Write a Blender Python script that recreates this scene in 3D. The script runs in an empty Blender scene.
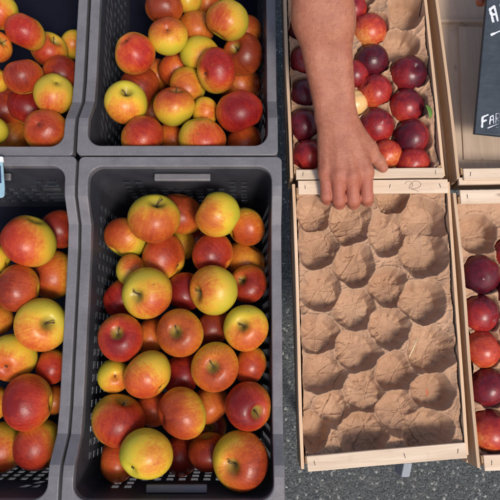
import bpy, bmesh, math, random
import numpy as np
from mathutils import Vector, Matrix, noise

random.seed(7)
scene = bpy.context.scene
col = scene.collection
rad = math.radians

# ------------------------------------------------------------------ camera
F = 588.0                       # focal length in photo pixels (500 wide)
PITCH = rad(10.0)
RIM = 0.62                      # height of the crate rims above the ground
CAM = Vector((0.0, -math.sin(PITCH), RIM + math.cos(PITCH)))
RX = Matrix.Rotation(PITCH, 3, 'X')
cd = bpy.data.cameras.new('camera')
cam = bpy.data.objects.new('camera', cd)
col.objects.link(cam)
cam.location = CAM
cam.rotation_euler = (PITCH, 0, 0)
cd.sensor_width = 36.0
cd.lens = 36.0 * F / 500.0
cd.clip_start = 0.02
cd.clip_end = 200
scene.camera = cam

def ray(u, v):
    return RX @ Vector(((u - 250) / F, -(v - 250) / F, -1.0))
def at(u, v, z):
    """photo pixel -> point on the horizontal plane at height z"""
    d = ray(u, v)
    return CAM + d * ((z - CAM.z) / d.z)
def camdir(x, y):
    """direction seen from the camera: x right, y down the photo, rest towards the viewer"""
    n = max(0.0, 1 - x * x - y * y)
    return (RX @ Vector((x, -y, math.sqrt(n)))).normalized()

# ------------------------------------------------------------------ helpers
def link(name, me, mat=None, parent=None):
    o = bpy.data.objects.new(name, me)
    col.objects.link(o)
    if mat is not None and me is not None:
        me.materials.clear()
        me.materials.append(mat)
    if parent: o.parent = parent
    return o
def tag(o, label=None, cat=None, group=None, kind=None):
    if label: o['label'] = label
    if cat: o['category'] = cat
    if group: o['group'] = group
    if kind: o['kind'] = kind
    return o
def empty(name, loc):
    o = bpy.data.objects.new(name, None)
    o.empty_display_size = 0.05
    col.objects.link(o)
    o.location = loc
    return o
def smooth(me, on=True):
    me.polygons.foreach_set('use_smooth', [on] * len(me.polygons))
def mesh_from(name, vs, fs, sm=False):
    me = bpy.data.meshes.new(name)
    me.from_pydata([tuple(v) for v in vs], [], fs)
    me.validate()
    bm = bmesh.new(); bm.from_mesh(me)
    bmesh.ops.recalc_face_normals(bm, faces=bm.faces)
    bm.to_mesh(me); bm.free()
    if sm: smooth(me)
    return me
def bevel(o, w, seg=2):
    m = o.modifiers.new('bevel', 'BEVEL'); m.width = w; m.segments = seg
    m.limit_method = 'ANGLE'; m.angle_limit = rad(40)
    return o

def board(name, p0, p1, side, z0, z1, thick, mat, parent, bev=0.0007, wob=0.0, base=Vector((0, 0, 0)), lean=0.0):
    """a plank from p0 to p1 (world xy), between z0 and z1, 'thick' wide towards 'side' (+1 left of p0->p1);
       UV runs along its length so the grain does too"""
    p0 = Vector((p0[0], p0[1], 0)); p1 = Vector((p1[0], p1[1], 0))
    d = p1 - p0; L = d.length; d.normalize()
    n = Vector((-d.y, d.x, 0)) * side
    N = 10
    vs, fs, uv = [], [], []
    sd = random.random() * 50
    for i in range(N + 1):
        t = i / N
        w = (noise.noise(Vector((sd, t * 2.2, 0)))) * wob
        w2 = (noise.noise(Vector((sd + 9, t * 1.6, 3)))) * wob * .6
        c = p0 + d * (L * t) + n * w
        for (a, z) in ((0, z0), (thick, z0), (thick, z1), (0, z1)):
            k = n * (a + (lean if z == z1 else 0))
            vs.append(c + k + Vector((0, 0, z + w2)) - base)
    def q(a): fs.append(a)
    for i in range(N):
        a = 4 * i; b = a + 4
        for j in range(4):
            q([a + j, a + (j + 1) % 4, b + (j + 1) % 4, b + j])
    q([0, 1, 2, 3]); q([4 * N + 3, 4 * N + 2, 4 * N + 1, 4 * N])
    me = bpy.data.meshes.new(name)
    me.from_pydata([tuple(v) for v in vs], [], fs)
    uvl = me.uv_layers.new(name='UVMap')
    off = random.random() * 7
    for p in me.polygons:
        for li in p.loop_indices:
            vi = me.loops[li].vertex_index
            j = vi % 4; i = vi // 4
            vv = (0, thick, thick + (z1 - z0), z1 - z0)[j]
            uvl.data[li].uv = (L * i / N + off, vv + off)
    bm = bmesh.new(); bm.from_mesh(me)
    bmesh.ops.recalc_face_normals(bm, faces=bm.faces)
    bm.to_mesh(me); bm.free()
    o = link(name, me, mat, parent)
    if bev: bevel(o, bev, 2)
    return o

def tube_mesh(name, pts, radii, n=8, cap=True):
    vs, fs = [], []
    pts = [Vector(p) for p in pts]
    if not hasattr(radii, '__len__'): radii = [radii] * len(pts)
    ref = Vector((0.3, 0.5, 0.81))
    for i, p in enumerate(pts):
        d = (pts[min(i + 1, len(pts) - 1)] - pts[max(i - 1, 0)]).normalized()
        a = d.cross(ref)
        if a.length < 1e-3: a = d.cross(Vector((1, 0, 0)))
        a.normalize(); b = d.cross(a)
        for k in range(n):
            t = 2 * math.pi * k / n
            vs.append(p + (a * math.cos(t) + b * math.sin(t)) * radii[i])
    for i in range(len(pts) - 1):
        for k in range(n):
            fs.append([i * n + k, i * n + (k + 1) % n, (i + 1) * n + (k + 1) % n, (i + 1) * n + k])
    if cap:
        fs.append(list(range(n))); fs.append([(len(pts) - 1) * n + k for k in range(n)])
    return mesh_from(name, vs, fs, True)

# ------------------------------------------------------------------ materials
class NT:
    def __init__(s, name):
        s.m = bpy.data.materials.new(name); s.m.use_nodes = True
        s.t = s.m.node_tree; s.t.nodes.clear()
        s.out = s.n('ShaderNodeOutputMaterial'); s.b = s.n('ShaderNodeBsdfPrincipled')
        s.l(s.b.outputs[0], s.out.inputs[0])
    def n(s, k, **kw):
        x = s.t.nodes.new(k)
        for a, v in kw.items(): setattr(x, a, v)
        return x
    def l(s, a, b): s.t.links.new(a, b)
    def put(s, sock, v):
        if isinstance(v, bpy.types.NodeSocket): s.l(v, sock)
        else: sock.default_value = v
    def math(s, op, a, b=0.0, c=0.0, clamp=False):
        x = s.n('ShaderNodeMath', operation=op, use_clamp=clamp)
        s.put(x.inputs[0], a); s.put(x.inputs[1], b)
        if op in ('MULTIPLY_ADD', 'SMOOTH_MIN', 'SMOOTH_MAX'): s.put(x.inputs[2], c)
        return x.outputs[0]
    def vmath(s, op, a, b=None, scale=None):
        x = s.n('ShaderNodeVectorMath', operation=op)
        s.put(x.inputs[0], a)
        if b is not None: s.put(x.inputs[1], b)
        if scale is not None: s.put(x.inputs['Scale'], scale)
        return x.outputs['Value'] if op in ('DOT_PRODUCT', 'LENGTH', 'DISTANCE') else x.outputs[0]
    def noise(s, vec, scale, detail=3.0, rough=0.55, dist=0.0, dim='3D', w=0.0):
        x = s.n('ShaderNodeTexNoise', noise_dimensions=dim)
        if vec is not None: s.l(vec, x.inputs['Vector'])
        x.inputs['Scale'].default_value = scale; x.inputs['Detail'].default_value = detail
        x.inputs['Roughness'].default_value = rough; x.inputs['Distortion'].default_value = dist
        if dim == '4D': s.put(x.inputs['W'], w)
        return x.outputs[0]
    def vor(s, vec, scale, feature='F1', rnd=1.0):
        x = s.n('ShaderNodeTexVoronoi', feature=feature)
        s.l(vec, x.inputs['Vector']); x.inputs['Scale'].default_value = scale
        x.inputs['Randomness'].default_value = rnd
        return x
    def ramp(s, fac, stops, interp='LINEAR'):
        x = s.n('ShaderNodeValToRGB'); s.put(x.inputs[0], fac)
        r = x.color_ramp; r.interpolation = interp
        while len(r.elements) < len(stops): r.elements.new(0.5)
        for e, (p, c) in zip(r.elements, stops):
            e.position = p; e.color = (*c, 1) if len(c) == 3 else c
        return x.outputs[0]
    def mix(s, fac, a, b, mode='MIX'):
        x = s.n('ShaderNodeMix', data_type='RGBA', blend_type=mode)
        s.put(x.inputs['Factor'], fac)
        for k, v in ((6, a), (7, b)):
            if isinstance(v, tuple) and len(v) == 3: v = (*v, 1)
            s.put(x.inputs[k], v)
        return x.outputs[2]
    def mapr(s, v, a, b, c=0.0, d=1.0, smooth=False):
        x = s.n('ShaderNodeMapRange')
        if smooth: x.interpolation_type = 'SMOOTHSTEP'
        s.put(x.inputs[0], v)
        for i, q in enumerate((a, b, c, d)): s.put(x.inputs[1 + i], q)
        return x.outputs[0]
    def bump(s, h, strength, dist, prev=None):
        x = s.n('ShaderNodeBump'); s.l(h, x.inputs['Height'])
        x.inputs['Strength'].default_value = strength; x.inputs['Distance'].default_value = dist
        if prev is not None: s.l(prev, x.inputs['Normal'])
        return x.outputs[0]
    def fin(s, color, rough, normal=None, spec=0.5, **kw):
        s.put(s.b.inputs['Base Color'], (*color, 1) if isinstance(color, tuple) and len(color) == 3 else color)
        s.put(s.b.inputs['Roughness'], rough)
        s.b.inputs['Specular IOR Level'].default_value = spec
        if normal is not None: s.l(normal, s.b.inputs['Normal'])
        for k, v in kw.items(): s.put(s.b.inputs[k.replace('_', ' ')], v)
        return s.m
    def obj(s): return s.n('ShaderNodeTexCoord').outputs['Object']
    def uv(s): return s.n('ShaderNodeTexCoord').outputs['UV']
    def rnd(s): return s.n('ShaderNodeObjectInfo').outputs['Random']

def sr(r, g, b):
    f = lambda c: (c / 255 / 12.92) if c <= 10 else ((c / 255 + 0.055) / 1.055) ** 2.4
    return (f(r), f(g), f(b))

def mat_apple():
    t = NT('apple_skin')
    P = t.obj()
    info = t.n('ShaderNodeObjectInfo')
    rnd = info.outputs['Random']
    bl = t.vmath('SUBTRACT', t.vmath('SCALE', info.outputs['Color'], scale=2.0), (1, 1, 1))
    red = info.outputs['Alpha']
    nrm = t.vmath('NORMALIZE', P)
    d = t.vmath('DOT_PRODUCT', nrm, bl)
    w = t.math('MULTIPLY', rnd, 37.0)
    # meridian streaks: noise that only varies with the azimuth
    sep = t.n('ShaderNodeSeparateXYZ'); t.l(nrm, sep.inputs[0])
    az = t.vmath('NORMALIZE', t.vmath('MULTIPLY', nrm, (1, 1, 0)))
    azc = t.vmath('ADD', t.vmath('SCALE', az, scale=1.0), t.vmath('MULTIPLY', nrm, (0, 0, .16)))
    st = t.noise(azc, 9.0, 4.0, 0.62, 0.3, '4D', w)
    st2 = t.noise(azc, 26.0, 2.0, 0.6, 0.2, '4D', w)
    big = t.noise(P, 1.5, 3.0, 0.55, 0.2, '4D', w)
    fine = t.noise(P, 9.0, 3.0, 0.6, 0.3, '4D', w)
    m = t.math('MULTIPLY', d, 0.95)
    m = t.math('ADD', m, t.math('MULTIPLY', t.math('SUBTRACT', red, 0.745), 1.6))
    m = t.math('ADD', m, t.math('MULTIPLY', t.math('SUBTRACT', big, 0.5), 0.9))
    m = t.math('ADD', m, t.math('MULTIPLY', t.math('SUBTRACT', st, 0.5), 0.5))
    m = t.math('ADD', m, t.math('MULTIPLY', t.math('SUBTRACT', st2, 0.5), 0.35))
    m = t.math('ADD', m, t.math('MULTIPLY', t.math('SUBTRACT', fine, 0.5), 0.5))
    m = t.math('ADD', t.math('MULTIPLY', m, 0.60), 0.485)
    c = t.ramp(m, [(0.03, (0.47, 0.36, 0.030)), (0.24, (0.60, 0.34, 0.028)), (0.41, (0.56, 0.19, 0.022)),
                   (0.55, (0.47, 0.092, 0.015)), (0.74, (0.36, 0.040, 0.012)), (1.0, (0.17, 0.013, 0.007))])
    # some fruit greener, some warmer
    hv = t.n('ShaderNodeHueSaturation'); t.l(c, hv.inputs['Color'])
    t.put(hv.inputs['Hue'], t.mapr(t.math('FRACT', t.math('MULTIPLY', rnd, 7.3)), 0, 1, 0.49, 0.512))
    t.put(hv.inputs['Value'], t.mapr(t.math('FRACT', t.math('MULTIPLY', rnd, 3.7)), 0, 1, 0.86, 1.08))
    c = hv.outputs[0]
    # russet and green in the stem cavity
    rr = t.vmath('LENGTH', t.vmath('MULTIPLY', P, (1, 1, 0)))
    rn = t.math('ADD', rr, t.math('MULTIPLY', t.math('SUBTRACT', st2, 0.5), 0.22))
    top = t.math('GREATER_THAN', sep.outputs[2], 0.0)
    cav = t.math('MULTIPLY', t.mapr(rn, 0.36, 0.12, 0, 1, True), top)
    c = t.mix(t.math('MULTIPLY', cav, .85), c, (0.27, 0.20, 0.035))
    c = t.mix(t.math('MULTIPLY', t.mapr(rn, 0.15, 0.03, 0, 1, True), top), c, (0.10, 0.066, 0.02))
    # lenticels
    v = t.vor(t.vmath('ADD', P, t.vmath('SCALE', (3.1, 5.7, 1.9), scale=w)), 15.0)
    dots = t.mapr(v.outputs['Distance'], 0.075, 0.045, 0, 1)
    c = t.mix(t.math('MULTIPLY', dots, 0.42), c, (0.62, 0.42, 0.16))
    # small bruises and marks
    bt = t.noise(P, 5.0, 2.0, 0.5, 0.0, '4D', t.math('ADD', w, 11.0))
    c = t.mix(t.math('MULTIPLY', t.mapr(bt, 0.70, 0.76, 0, 1), .6), c, (0.16, 0.065, 0.02))
    sc_ = t.noise(t.vmath('MULTIPLY', P, (3, 3, 9)), 2.0, 5.0, .7, 1.5, '4D', t.math('ADD', w, 23.0))
    c = t.mix(t.math('MULTIPLY', t.mapr(sc_, .66, .74, 0, 1), .45), c, (0.30, 0.17, 0.055))
    h = t.math('ADD', t.math('MULTIPLY', fine, .6), t.math('MULTIPLY', dots, .15))
    n = t.bump(h, .06, 0.03)
    rough = t.mapr(big, .3, .7, .30, .42)
    return t.fin(c, rough, n, .31, Subsurface_Weight=0.0)

def mat_peach():
    t = NT('nectarine_skin')
    P = t.obj(); info = t.n('ShaderNodeObjectInfo'); rnd = info.outputs['Random']
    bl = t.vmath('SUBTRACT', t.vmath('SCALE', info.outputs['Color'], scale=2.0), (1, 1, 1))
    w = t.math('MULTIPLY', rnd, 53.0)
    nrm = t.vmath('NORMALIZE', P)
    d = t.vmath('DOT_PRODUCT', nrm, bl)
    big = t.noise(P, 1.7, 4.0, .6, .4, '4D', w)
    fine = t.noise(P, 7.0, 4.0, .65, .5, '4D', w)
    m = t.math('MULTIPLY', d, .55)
    m = t.math('ADD', m, t.math('MULTIPLY', t.math('SUBTRACT', info.outputs['Alpha'], .50), 1.9))
    m = t.math('ADD', m, t.math('MULTIPLY', t.math('SUBTRACT', big, .5), .95))
    m = t.math('ADD', m, t.math('MULTIPLY', t.math('SUBTRACT', fine, .5), .75))
    m = t.math('ADD', t.math('MULTIPLY', m, .6), .5)
    c = t.ramp(m, [(0.03, (.66, .40, .16)), (0.2, (.58, .20, .05)), (.36, (.46, .06, .022)),
                   (.54, (.29, .018, .016)), (.75, (.12, .008, .014)), (1.0, (.035, .004, .010))])
    v = t.vor(t.vmath('ADD', P, t.vmath('SCALE', (2.3, 4.1, 6.7), scale=w)), 17.0)
    dots = t.mapr(v.outputs['Distance'], .07, .035, 0, 1)
    c = t.mix(t.math('MULTIPLY', dots, t.mapr(big, .45, .7, 0.05, .55)), c, (.55, .25, .12))
    n = t.bump(fine, .06, .05)
    return t.fin(c, t.mapr(fine, .3, .7, .22, .36), n, .36)

def mat_stem():
    t = NT('apple_stem'); P = t.obj()
    c = t.ramp(t.noise(P, 30, 3), [(.3, (.05, .028, .012)), (.7, (.16, .10, .04))])
    return t.fin(c, .8, None, .2)

def mat_wood(name, dark, light, rv=.14):
    t = NT(name); U = t.uv(); r = t.rnd()
    sh = t.n('ShaderNodeCombineXYZ')
    t.put(sh.inputs[0], t.math('MULTIPLY', r, 31.0)); t.put(sh.inputs[1], t.math('MULTIPLY', r, 17.0))
    V = t.vmath('ADD', U, sh.outputs[0])
    a = t.noise(t.vmath('MULTIPLY', V, (5, 90, 1)), 1.0, 5.0, .6, .7)
    b = t.noise(t.vmath('MULTIPLY', V, (25, 600, 1)), 1.0, 3.0, .6, .2)
    g = t.noise(t.vmath('MULTIPLY', V, (2.2, 14, 1)), 1.0, 3.0, .5, .5)
    k = t.math('ADD', t.math('MULTIPLY', a, .55), t.math('ADD', t.math('MULTIPLY', b, .2), t.math('MULTIPLY', g, .35)))
    c = t.ramp(k, [(.33, dark), (.52, tuple((x + y) / 2 for x, y in zip(dark, light))), (.70, light)])
    # small knots and dirty scuffs
    kn = t.vor(t.vmath('MULTIPLY', V, (9, 24, 1)), 1.0)
    c = t.mix(t.mapr(kn.outputs['Distance'], .10, .04, 0, .55), c, tuple(x * .35 for x in dark))
    di = t.noise(V, 26, 4, .65)
    c = t.mix(t.mapr(di, .58, .80, 0, .35), c, tuple(x * .55 for x in dark))
    hv = t.n('ShaderNodeHueSaturation'); t.l(c, hv.inputs['Color'])
    t.put(hv.inputs['Value'], t.mapr(t.math('FRACT', t.math('MULTIPLY', r, 5.1)), 0, 1, 1 - rv, 1 + rv * .5))
    n = t.bump(t.math('ADD', t.math('MULTIPLY', b, .6), a), .35, .0012)
    return t.fin(hv.outputs[0], .72, n, .25)

def mat_paper():
    t = NT('kraft_paper'); P = t.obj()
    a = t.noise(P, 14, 4, .6); f = t.noise(P, 420, 3, .6); e = t.noise(t.vmath('MULTIPLY', P, (60, 500, 60)), 1, 3, .6)
    k = t.math('ADD', t.math('MULTIPLY', a, .7), t.math('MULTIPLY', t.math('ADD', f, e), .15))
    c = t.ramp(k, [(.36, (.345, .195, .115)), (.52, (.41, .243, .149)), (.68, (.475, .293, .183))])
    # creases in the sheet
    cr = t.n('ShaderNodeTexVoronoi', feature='DISTANCE_TO_EDGE')
    t.l(P, cr.inputs['Vector'])
    cr.inputs['Scale'].default_value = 48
    cr2 = t.n('ShaderNodeTexVoronoi', feature='DISTANCE_TO_EDGE'); t.l(P, cr2.inputs['Vector']); cr2.inputs['Scale'].default_value = 105
    h = t.math('ADD', t.mapr(cr.outputs[0], 0, .05, 0, 1, True), t.math('MULTIPLY', t.mapr(cr2.outputs[0], 0, .06, 0, 1, True), .4))
    n = t.bump(h, .16, .0006)
    n = t.bump(f, .15, .0006, n)
    return t.fin(c, .85, n, .15)

def mat_paper_stained(center, r):
    m = mat_paper().copy(); m.name = 'stained_kraft_paper'
    nt = m.node_tree
    b = [x for x in nt.nodes if x.type == 'BSDF_PRINCIPLED'][0]
    src = b.inputs['Base Color'].links[0].from_socket
    tc = nt.nodes.new('ShaderNodeTexCoord'); d = nt.nodes.new('ShaderNodeVectorMath'); d.operation = 'DISTANCE'
    sc = nt.nodes.new('ShaderNodeVectorMath'); sc.operation = 'MULTIPLY'; sc.inputs[1].default_value = (1.6, .8, 0)
    nt.links.new(tc.outputs['Object'], sc.inputs[0]); nt.links.new(sc.outputs[0], d.inputs[0])
    d.inputs[1].default_value = (center[0] * 1.6, center[1] * .8, 0)
    nz = nt.nodes.new('ShaderNodeTexNoise'); nt.links.new(tc.outputs['Object'], nz.inputs['Vector']); nz.inputs['Scale'].default_value = 110
    ad = nt.nodes.new('ShaderNodeMath'); ad.operation = 'MULTIPLY_ADD'; nt.links.new(nz.outputs[0], ad.inputs[0])
    ad.inputs[1].default_value = r * 1.5; nt.links.new(d.outputs['Value'], ad.inputs[2])
    mr = nt.nodes.new('ShaderNodeMapRange'); nt.links.new(ad.outputs[0], mr.inputs[0])
    mr.inputs[1].default_value = r * 1.7; mr.inputs[2].default_value = r * .7; mr.inputs[4].default_value = .75
    mx = nt.nodes.new('ShaderNodeMix'); mx.data_type = 'RGBA'
    nt.links.new(mr.outputs[0], mx.inputs['Factor']); nt.links.new(src, mx.inputs[6]); mx.inputs[7].default_value = (.55, .13, .05, 1)
    nt.links.new(mx.outputs[2], b.inputs['Base Color'])
    return m

def mat_plastic(name, base, rough=.42, scuff=.5, spec=.5):
    t = NT(name); P = t.obj()
    a = t.noise(P, 22, 5, .65); f = t.noise(P, 340, 3, .65); s = t.noise(t.vmath('MULTIPLY', P, (40, 260, 40)), 1, 4, .7, .5)
    c = t.ramp(a, [(.3, tuple(x * .82 for x in base)), (.7, tuple(x * 1.15 for x in base))])
    c = t.mix(t.math('MULTIPLY', t.mapr(f, .60, .74, 0, 1), scuff), c, tuple(min(1, x * 2.3 + .02) for x in base))
    c = t.mix(t.math('MULTIPLY', t.mapr(s, .60, .78, 0, 1), scuff * .7), c, tuple(x * .45 for x in base))
    n = t.bump(t.math('ADD', f, t.math('MULTIPLY', s, .6)), .22, .0008)
    return t.fin(c, t.mapr(a, .3, .7, rough - .07, rough + .12), n, spec)

def mat_asphalt():
    t = NT('asphalt'); P = t.obj()
    v = t.vor(P, 170); v2 = t.vor(P, 420)
    a = t.noise(P, 5, 5, .6)
    c = t.ramp(t.n('ShaderNodeSeparateColor').outputs[0], [(0, (0, 0, 0)), (1, (1, 1, 1))])
    sp = t.n('ShaderNodeSeparateColor'); t.l(v.outputs['Color'], sp.inputs[0])
    sp2 = t.n('ShaderNodeSeparateColor'); t.l(v2.outputs['Color'], sp2.inputs[0])
    c = t.ramp(sp.outputs[0], [(0, (.028, .032, .036)), (.45, (.055, .060, .062)), (.8, (.085, .09, .09)), (.93, (.13, .132, .128)), (1, (.48, .47, .43))])
    c = t.mix(.4, c, t.ramp(sp2.outputs[0], [(0, (.02, .023, .026)), (.7, (.085, .09, .09)), (1, (.24, .24, .22))]))
    c = t.mix(t.mapr(a, .4, .75, 0, .35), c, (.085, .08, .075))
    h = t.math('ADD', t.math('SUBTRACT', 1.0, v.outputs['Distance']), t.math('MULTIPLY', v2.outputs['Distance'], -.5))
    return t.fin(c, .85, t.bump(h, .8, .004), .3)

def mat_skin():
    t = NT('skin'); P = t.obj()
    a = t.noise(P, 38, 4, .6); b = t.noise(P, 150, 4, .65); f = t.noise(P, 700, 3, .6)
    big = t.noise(P, 13, 3, .5)
    k = t.math('ADD', t.math('MULTIPLY', a, .5), t.math('ADD', t.math('MULTIPLY', b, .3), t.math('MULTIPLY', big, .2)))
    c = t.ramp(k, [(.34, (.285, .088, .050)), (.5, (.345, .122, .068)), (.66, (.41, .165, .094))])
    # redder over the knuckles and fingers (blood, not light): along the hand from the wrist
    at_ = t.n('ShaderNodeAttribute'); at_.attribute_name = 'flush'
    c = t.mix(t.math('MULTIPLY', at_.outputs['Fac'], .62), c, (.345, .082, .054))
    fr = t.vor(P, 190)
    sp = t.n('ShaderNodeSeparateColor'); t.l(fr.outputs['Color'], sp.inputs[0])
    fk = t.math('MULTIPLY', t.mapr(fr.outputs['Distance'], .26, .12, 0, 1), t.math('GREATER_THAN', sp.outputs[0], .72))
    c = t.mix(t.math('MULTIPLY', fk, .42), c, (.24, .075, .04))
    cell = t.n('ShaderNodeTexVoronoi', feature='DISTANCE_TO_EDGE'); t.l(P, cell.inputs['Vector']); cell.inputs['Scale'].default_value = 720
    wr = t.noise(t.vmath('MULTIPLY', P, (60, 420, 300)), 1, 3, .6, .8)
    n = t.bump(t.mapr(cell.outputs[0], 0, .25, 0, 1), .28, .0005)
    n = t.bump(t.math('ADD', b, t.math('MULTIPLY', wr, .9)), .55, .0014, n)
    return t.fin(c, t.mapr(b, .3, .7, .42, .58), n, .4, Subsurface_Weight=.12, Subsurface_Radius=(.010, .004, .002), Subsurface_Scale=.5)

def mat_plain(name, c, rough=.6, spec=.3, metal=0.0, var=.15, scale=60):
    t = NT(name); P = t.obj(); a = t.noise(P, scale, 4, .6)
    k = t.ramp(a, [(.3, tuple(x * (1 - var) for x in c)), (.7, tuple(min(1, x * (1 + var)) for x in c))])
    return t.fin(k, rough, t.bump(a, .15, .001), spec, Metallic=metal)

def mat_slate():
    t = NT('chalkboard_paint'); P = t.obj()
    a = t.noise(P, 18, 4, .65, .6); b = t.noise(t.vmath('MULTIPLY', P, (30, 140, 10)), 1, 4, .65, .4)
    c = t.ramp(t.math('ADD', t.math('MULTIPLY', a, .6), t.math('MULTIPLY', b, .4)), [(.35, (.022, .030, .040)), (.7, (.052, .066, .082))])
    return t.fin(c, .62, t.bump(b, .1, .001), .35)

def mat_chalk():
    t = NT('chalk'); P = t.obj(); a = t.noise(P, 900, 3, .7)
    return t.fin(t.ramp(a, [(.3, (.45, .47, .52)), (.6, (.80, .80, .84))]), .95, t.bump(a, .6, .001), .1)

M = dict(apple=mat_apple(), peach=mat_peach(), stem=mat_stem(), paper=mat_paper(),
         rail=mat_wood('pale_poplar', (.50, .35, .23), (.73, .575, .43)),
         wood=mat_wood('thin_poplar', (.44, .27, .155), (.66, .46, .30)),
         post=mat_wood('raw_post_wood', (.30, .16, .075), (.52, .31, .16)),
         ply=mat_wood('grey_plywood', (.37, .27, .195), (.50, .38, .285), .04),
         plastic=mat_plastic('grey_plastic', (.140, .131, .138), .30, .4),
         basket=mat_plastic('grey_plastic_shaded', (.036, .036, .044), .5, .2), bfloor=mat_plastic('shaded_floor_plastic', (.005, .006, .014), .8, .1, .12),  # crate walls and floor: shade of the gaps put into the plastic's colour
         asphalt=mat_asphalt(), skin=mat_skin(), staple=mat_plain('staple_wire', (.12, .11, .10), .5, .5, .6),
         pencil=mat_plain('pencil', (.22, .165, .125), .8, .2), steel=mat_plain('galvanised_steel', (.26, .29, .33), .6, .4, 0.0),
         slate=mat_slate(), chalk=mat_chalk(), straw=mat_plain('straw', (.75, .60, .36), .7), leaf=mat_plain('green_leaf', (.09, .17, .03), .5),
         cardblue=mat_plain('pale_blue_card', (.24, .38, .44), .35, .5), carddark=mat_plain('dark_blue_print', (.02, .035, .09), .4),
         white=mat_plain('white_plastic', (.75, .74, .72), .4), canvas=mat_plain('canopy_canvas', (.10, .12, .10), .8),
         copper=mat_plain('copper_red', (.40, .09, .035), .25, .6), calyx=mat_plain('dry_calyx', (.06, .038, .018), .85, .2))

# ------------------------------------------------------------------ ground
me = mesh_from('asphalt_ground', [(-40, -40, 0), (40, -40, 0), (40, 40, 0), (-40, 40, 0)], [[0, 1, 2, 3]])
tag(link('asphalt_ground', me, M['asphalt']), 'grey speckled asphalt ground under and between the stall crates', 'ground', kind='structure')

# ------------------------------------------------------------------ grey plastic crates
CW, CL, DIP, DEPTH = 0.344, 0.569, 0.037, 0.200      # outer size of the rim, how far the long sides dip, depth
HI = 0.03                                             # raised corners above RIM
def rrect(hx, hy, r, su, sv, na=6):
    """rounded rectangle, counter-clockwise; su, sv: fractions on the short (x) and long (y) sides.
       returns points (x, y, nx, ny, side, s)"""
    P = []
    cs = [(hx - r, hy - r, 0), (-hx + r, hy - r, 90), (-hx + r, -hy + r, 180), (hx - r, -hy + r, 270)]
    lx, ly = hx - r, hy - r
    # right side going up
    for s in sv: P.append((hx, -ly + 2 * ly * s, 1, 0, 0, s))
    def arc(c, a0):
        for k in range(1, na):
            a = rad(a0 + 90 * k / na); P.append((c[0] + r * math.cos(a), c[1] + r * math.sin(a), math.cos(a), math.sin(a), -1, 0))
    arc(cs[0], 0)
    for s in su: P.append((lx - 2 * lx * s, hy, 0, 1, 1, s))
    arc(cs[1], 90)
    for s in sv: P.append((-hx, ly - 2 * ly * s, -1, 0, 2, s))
    arc(cs[2], 180)
    for s in su: P.append((-lx + 2 * lx * s, -hy, 0, -1, 3, s))
    arc(cs[3], 270)
    return P
def dip_z(y, hy):
    a = hy - abs(y)
    t = min(1, max(0, (a - .056) / .054))
    return HI - DIP * t
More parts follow.
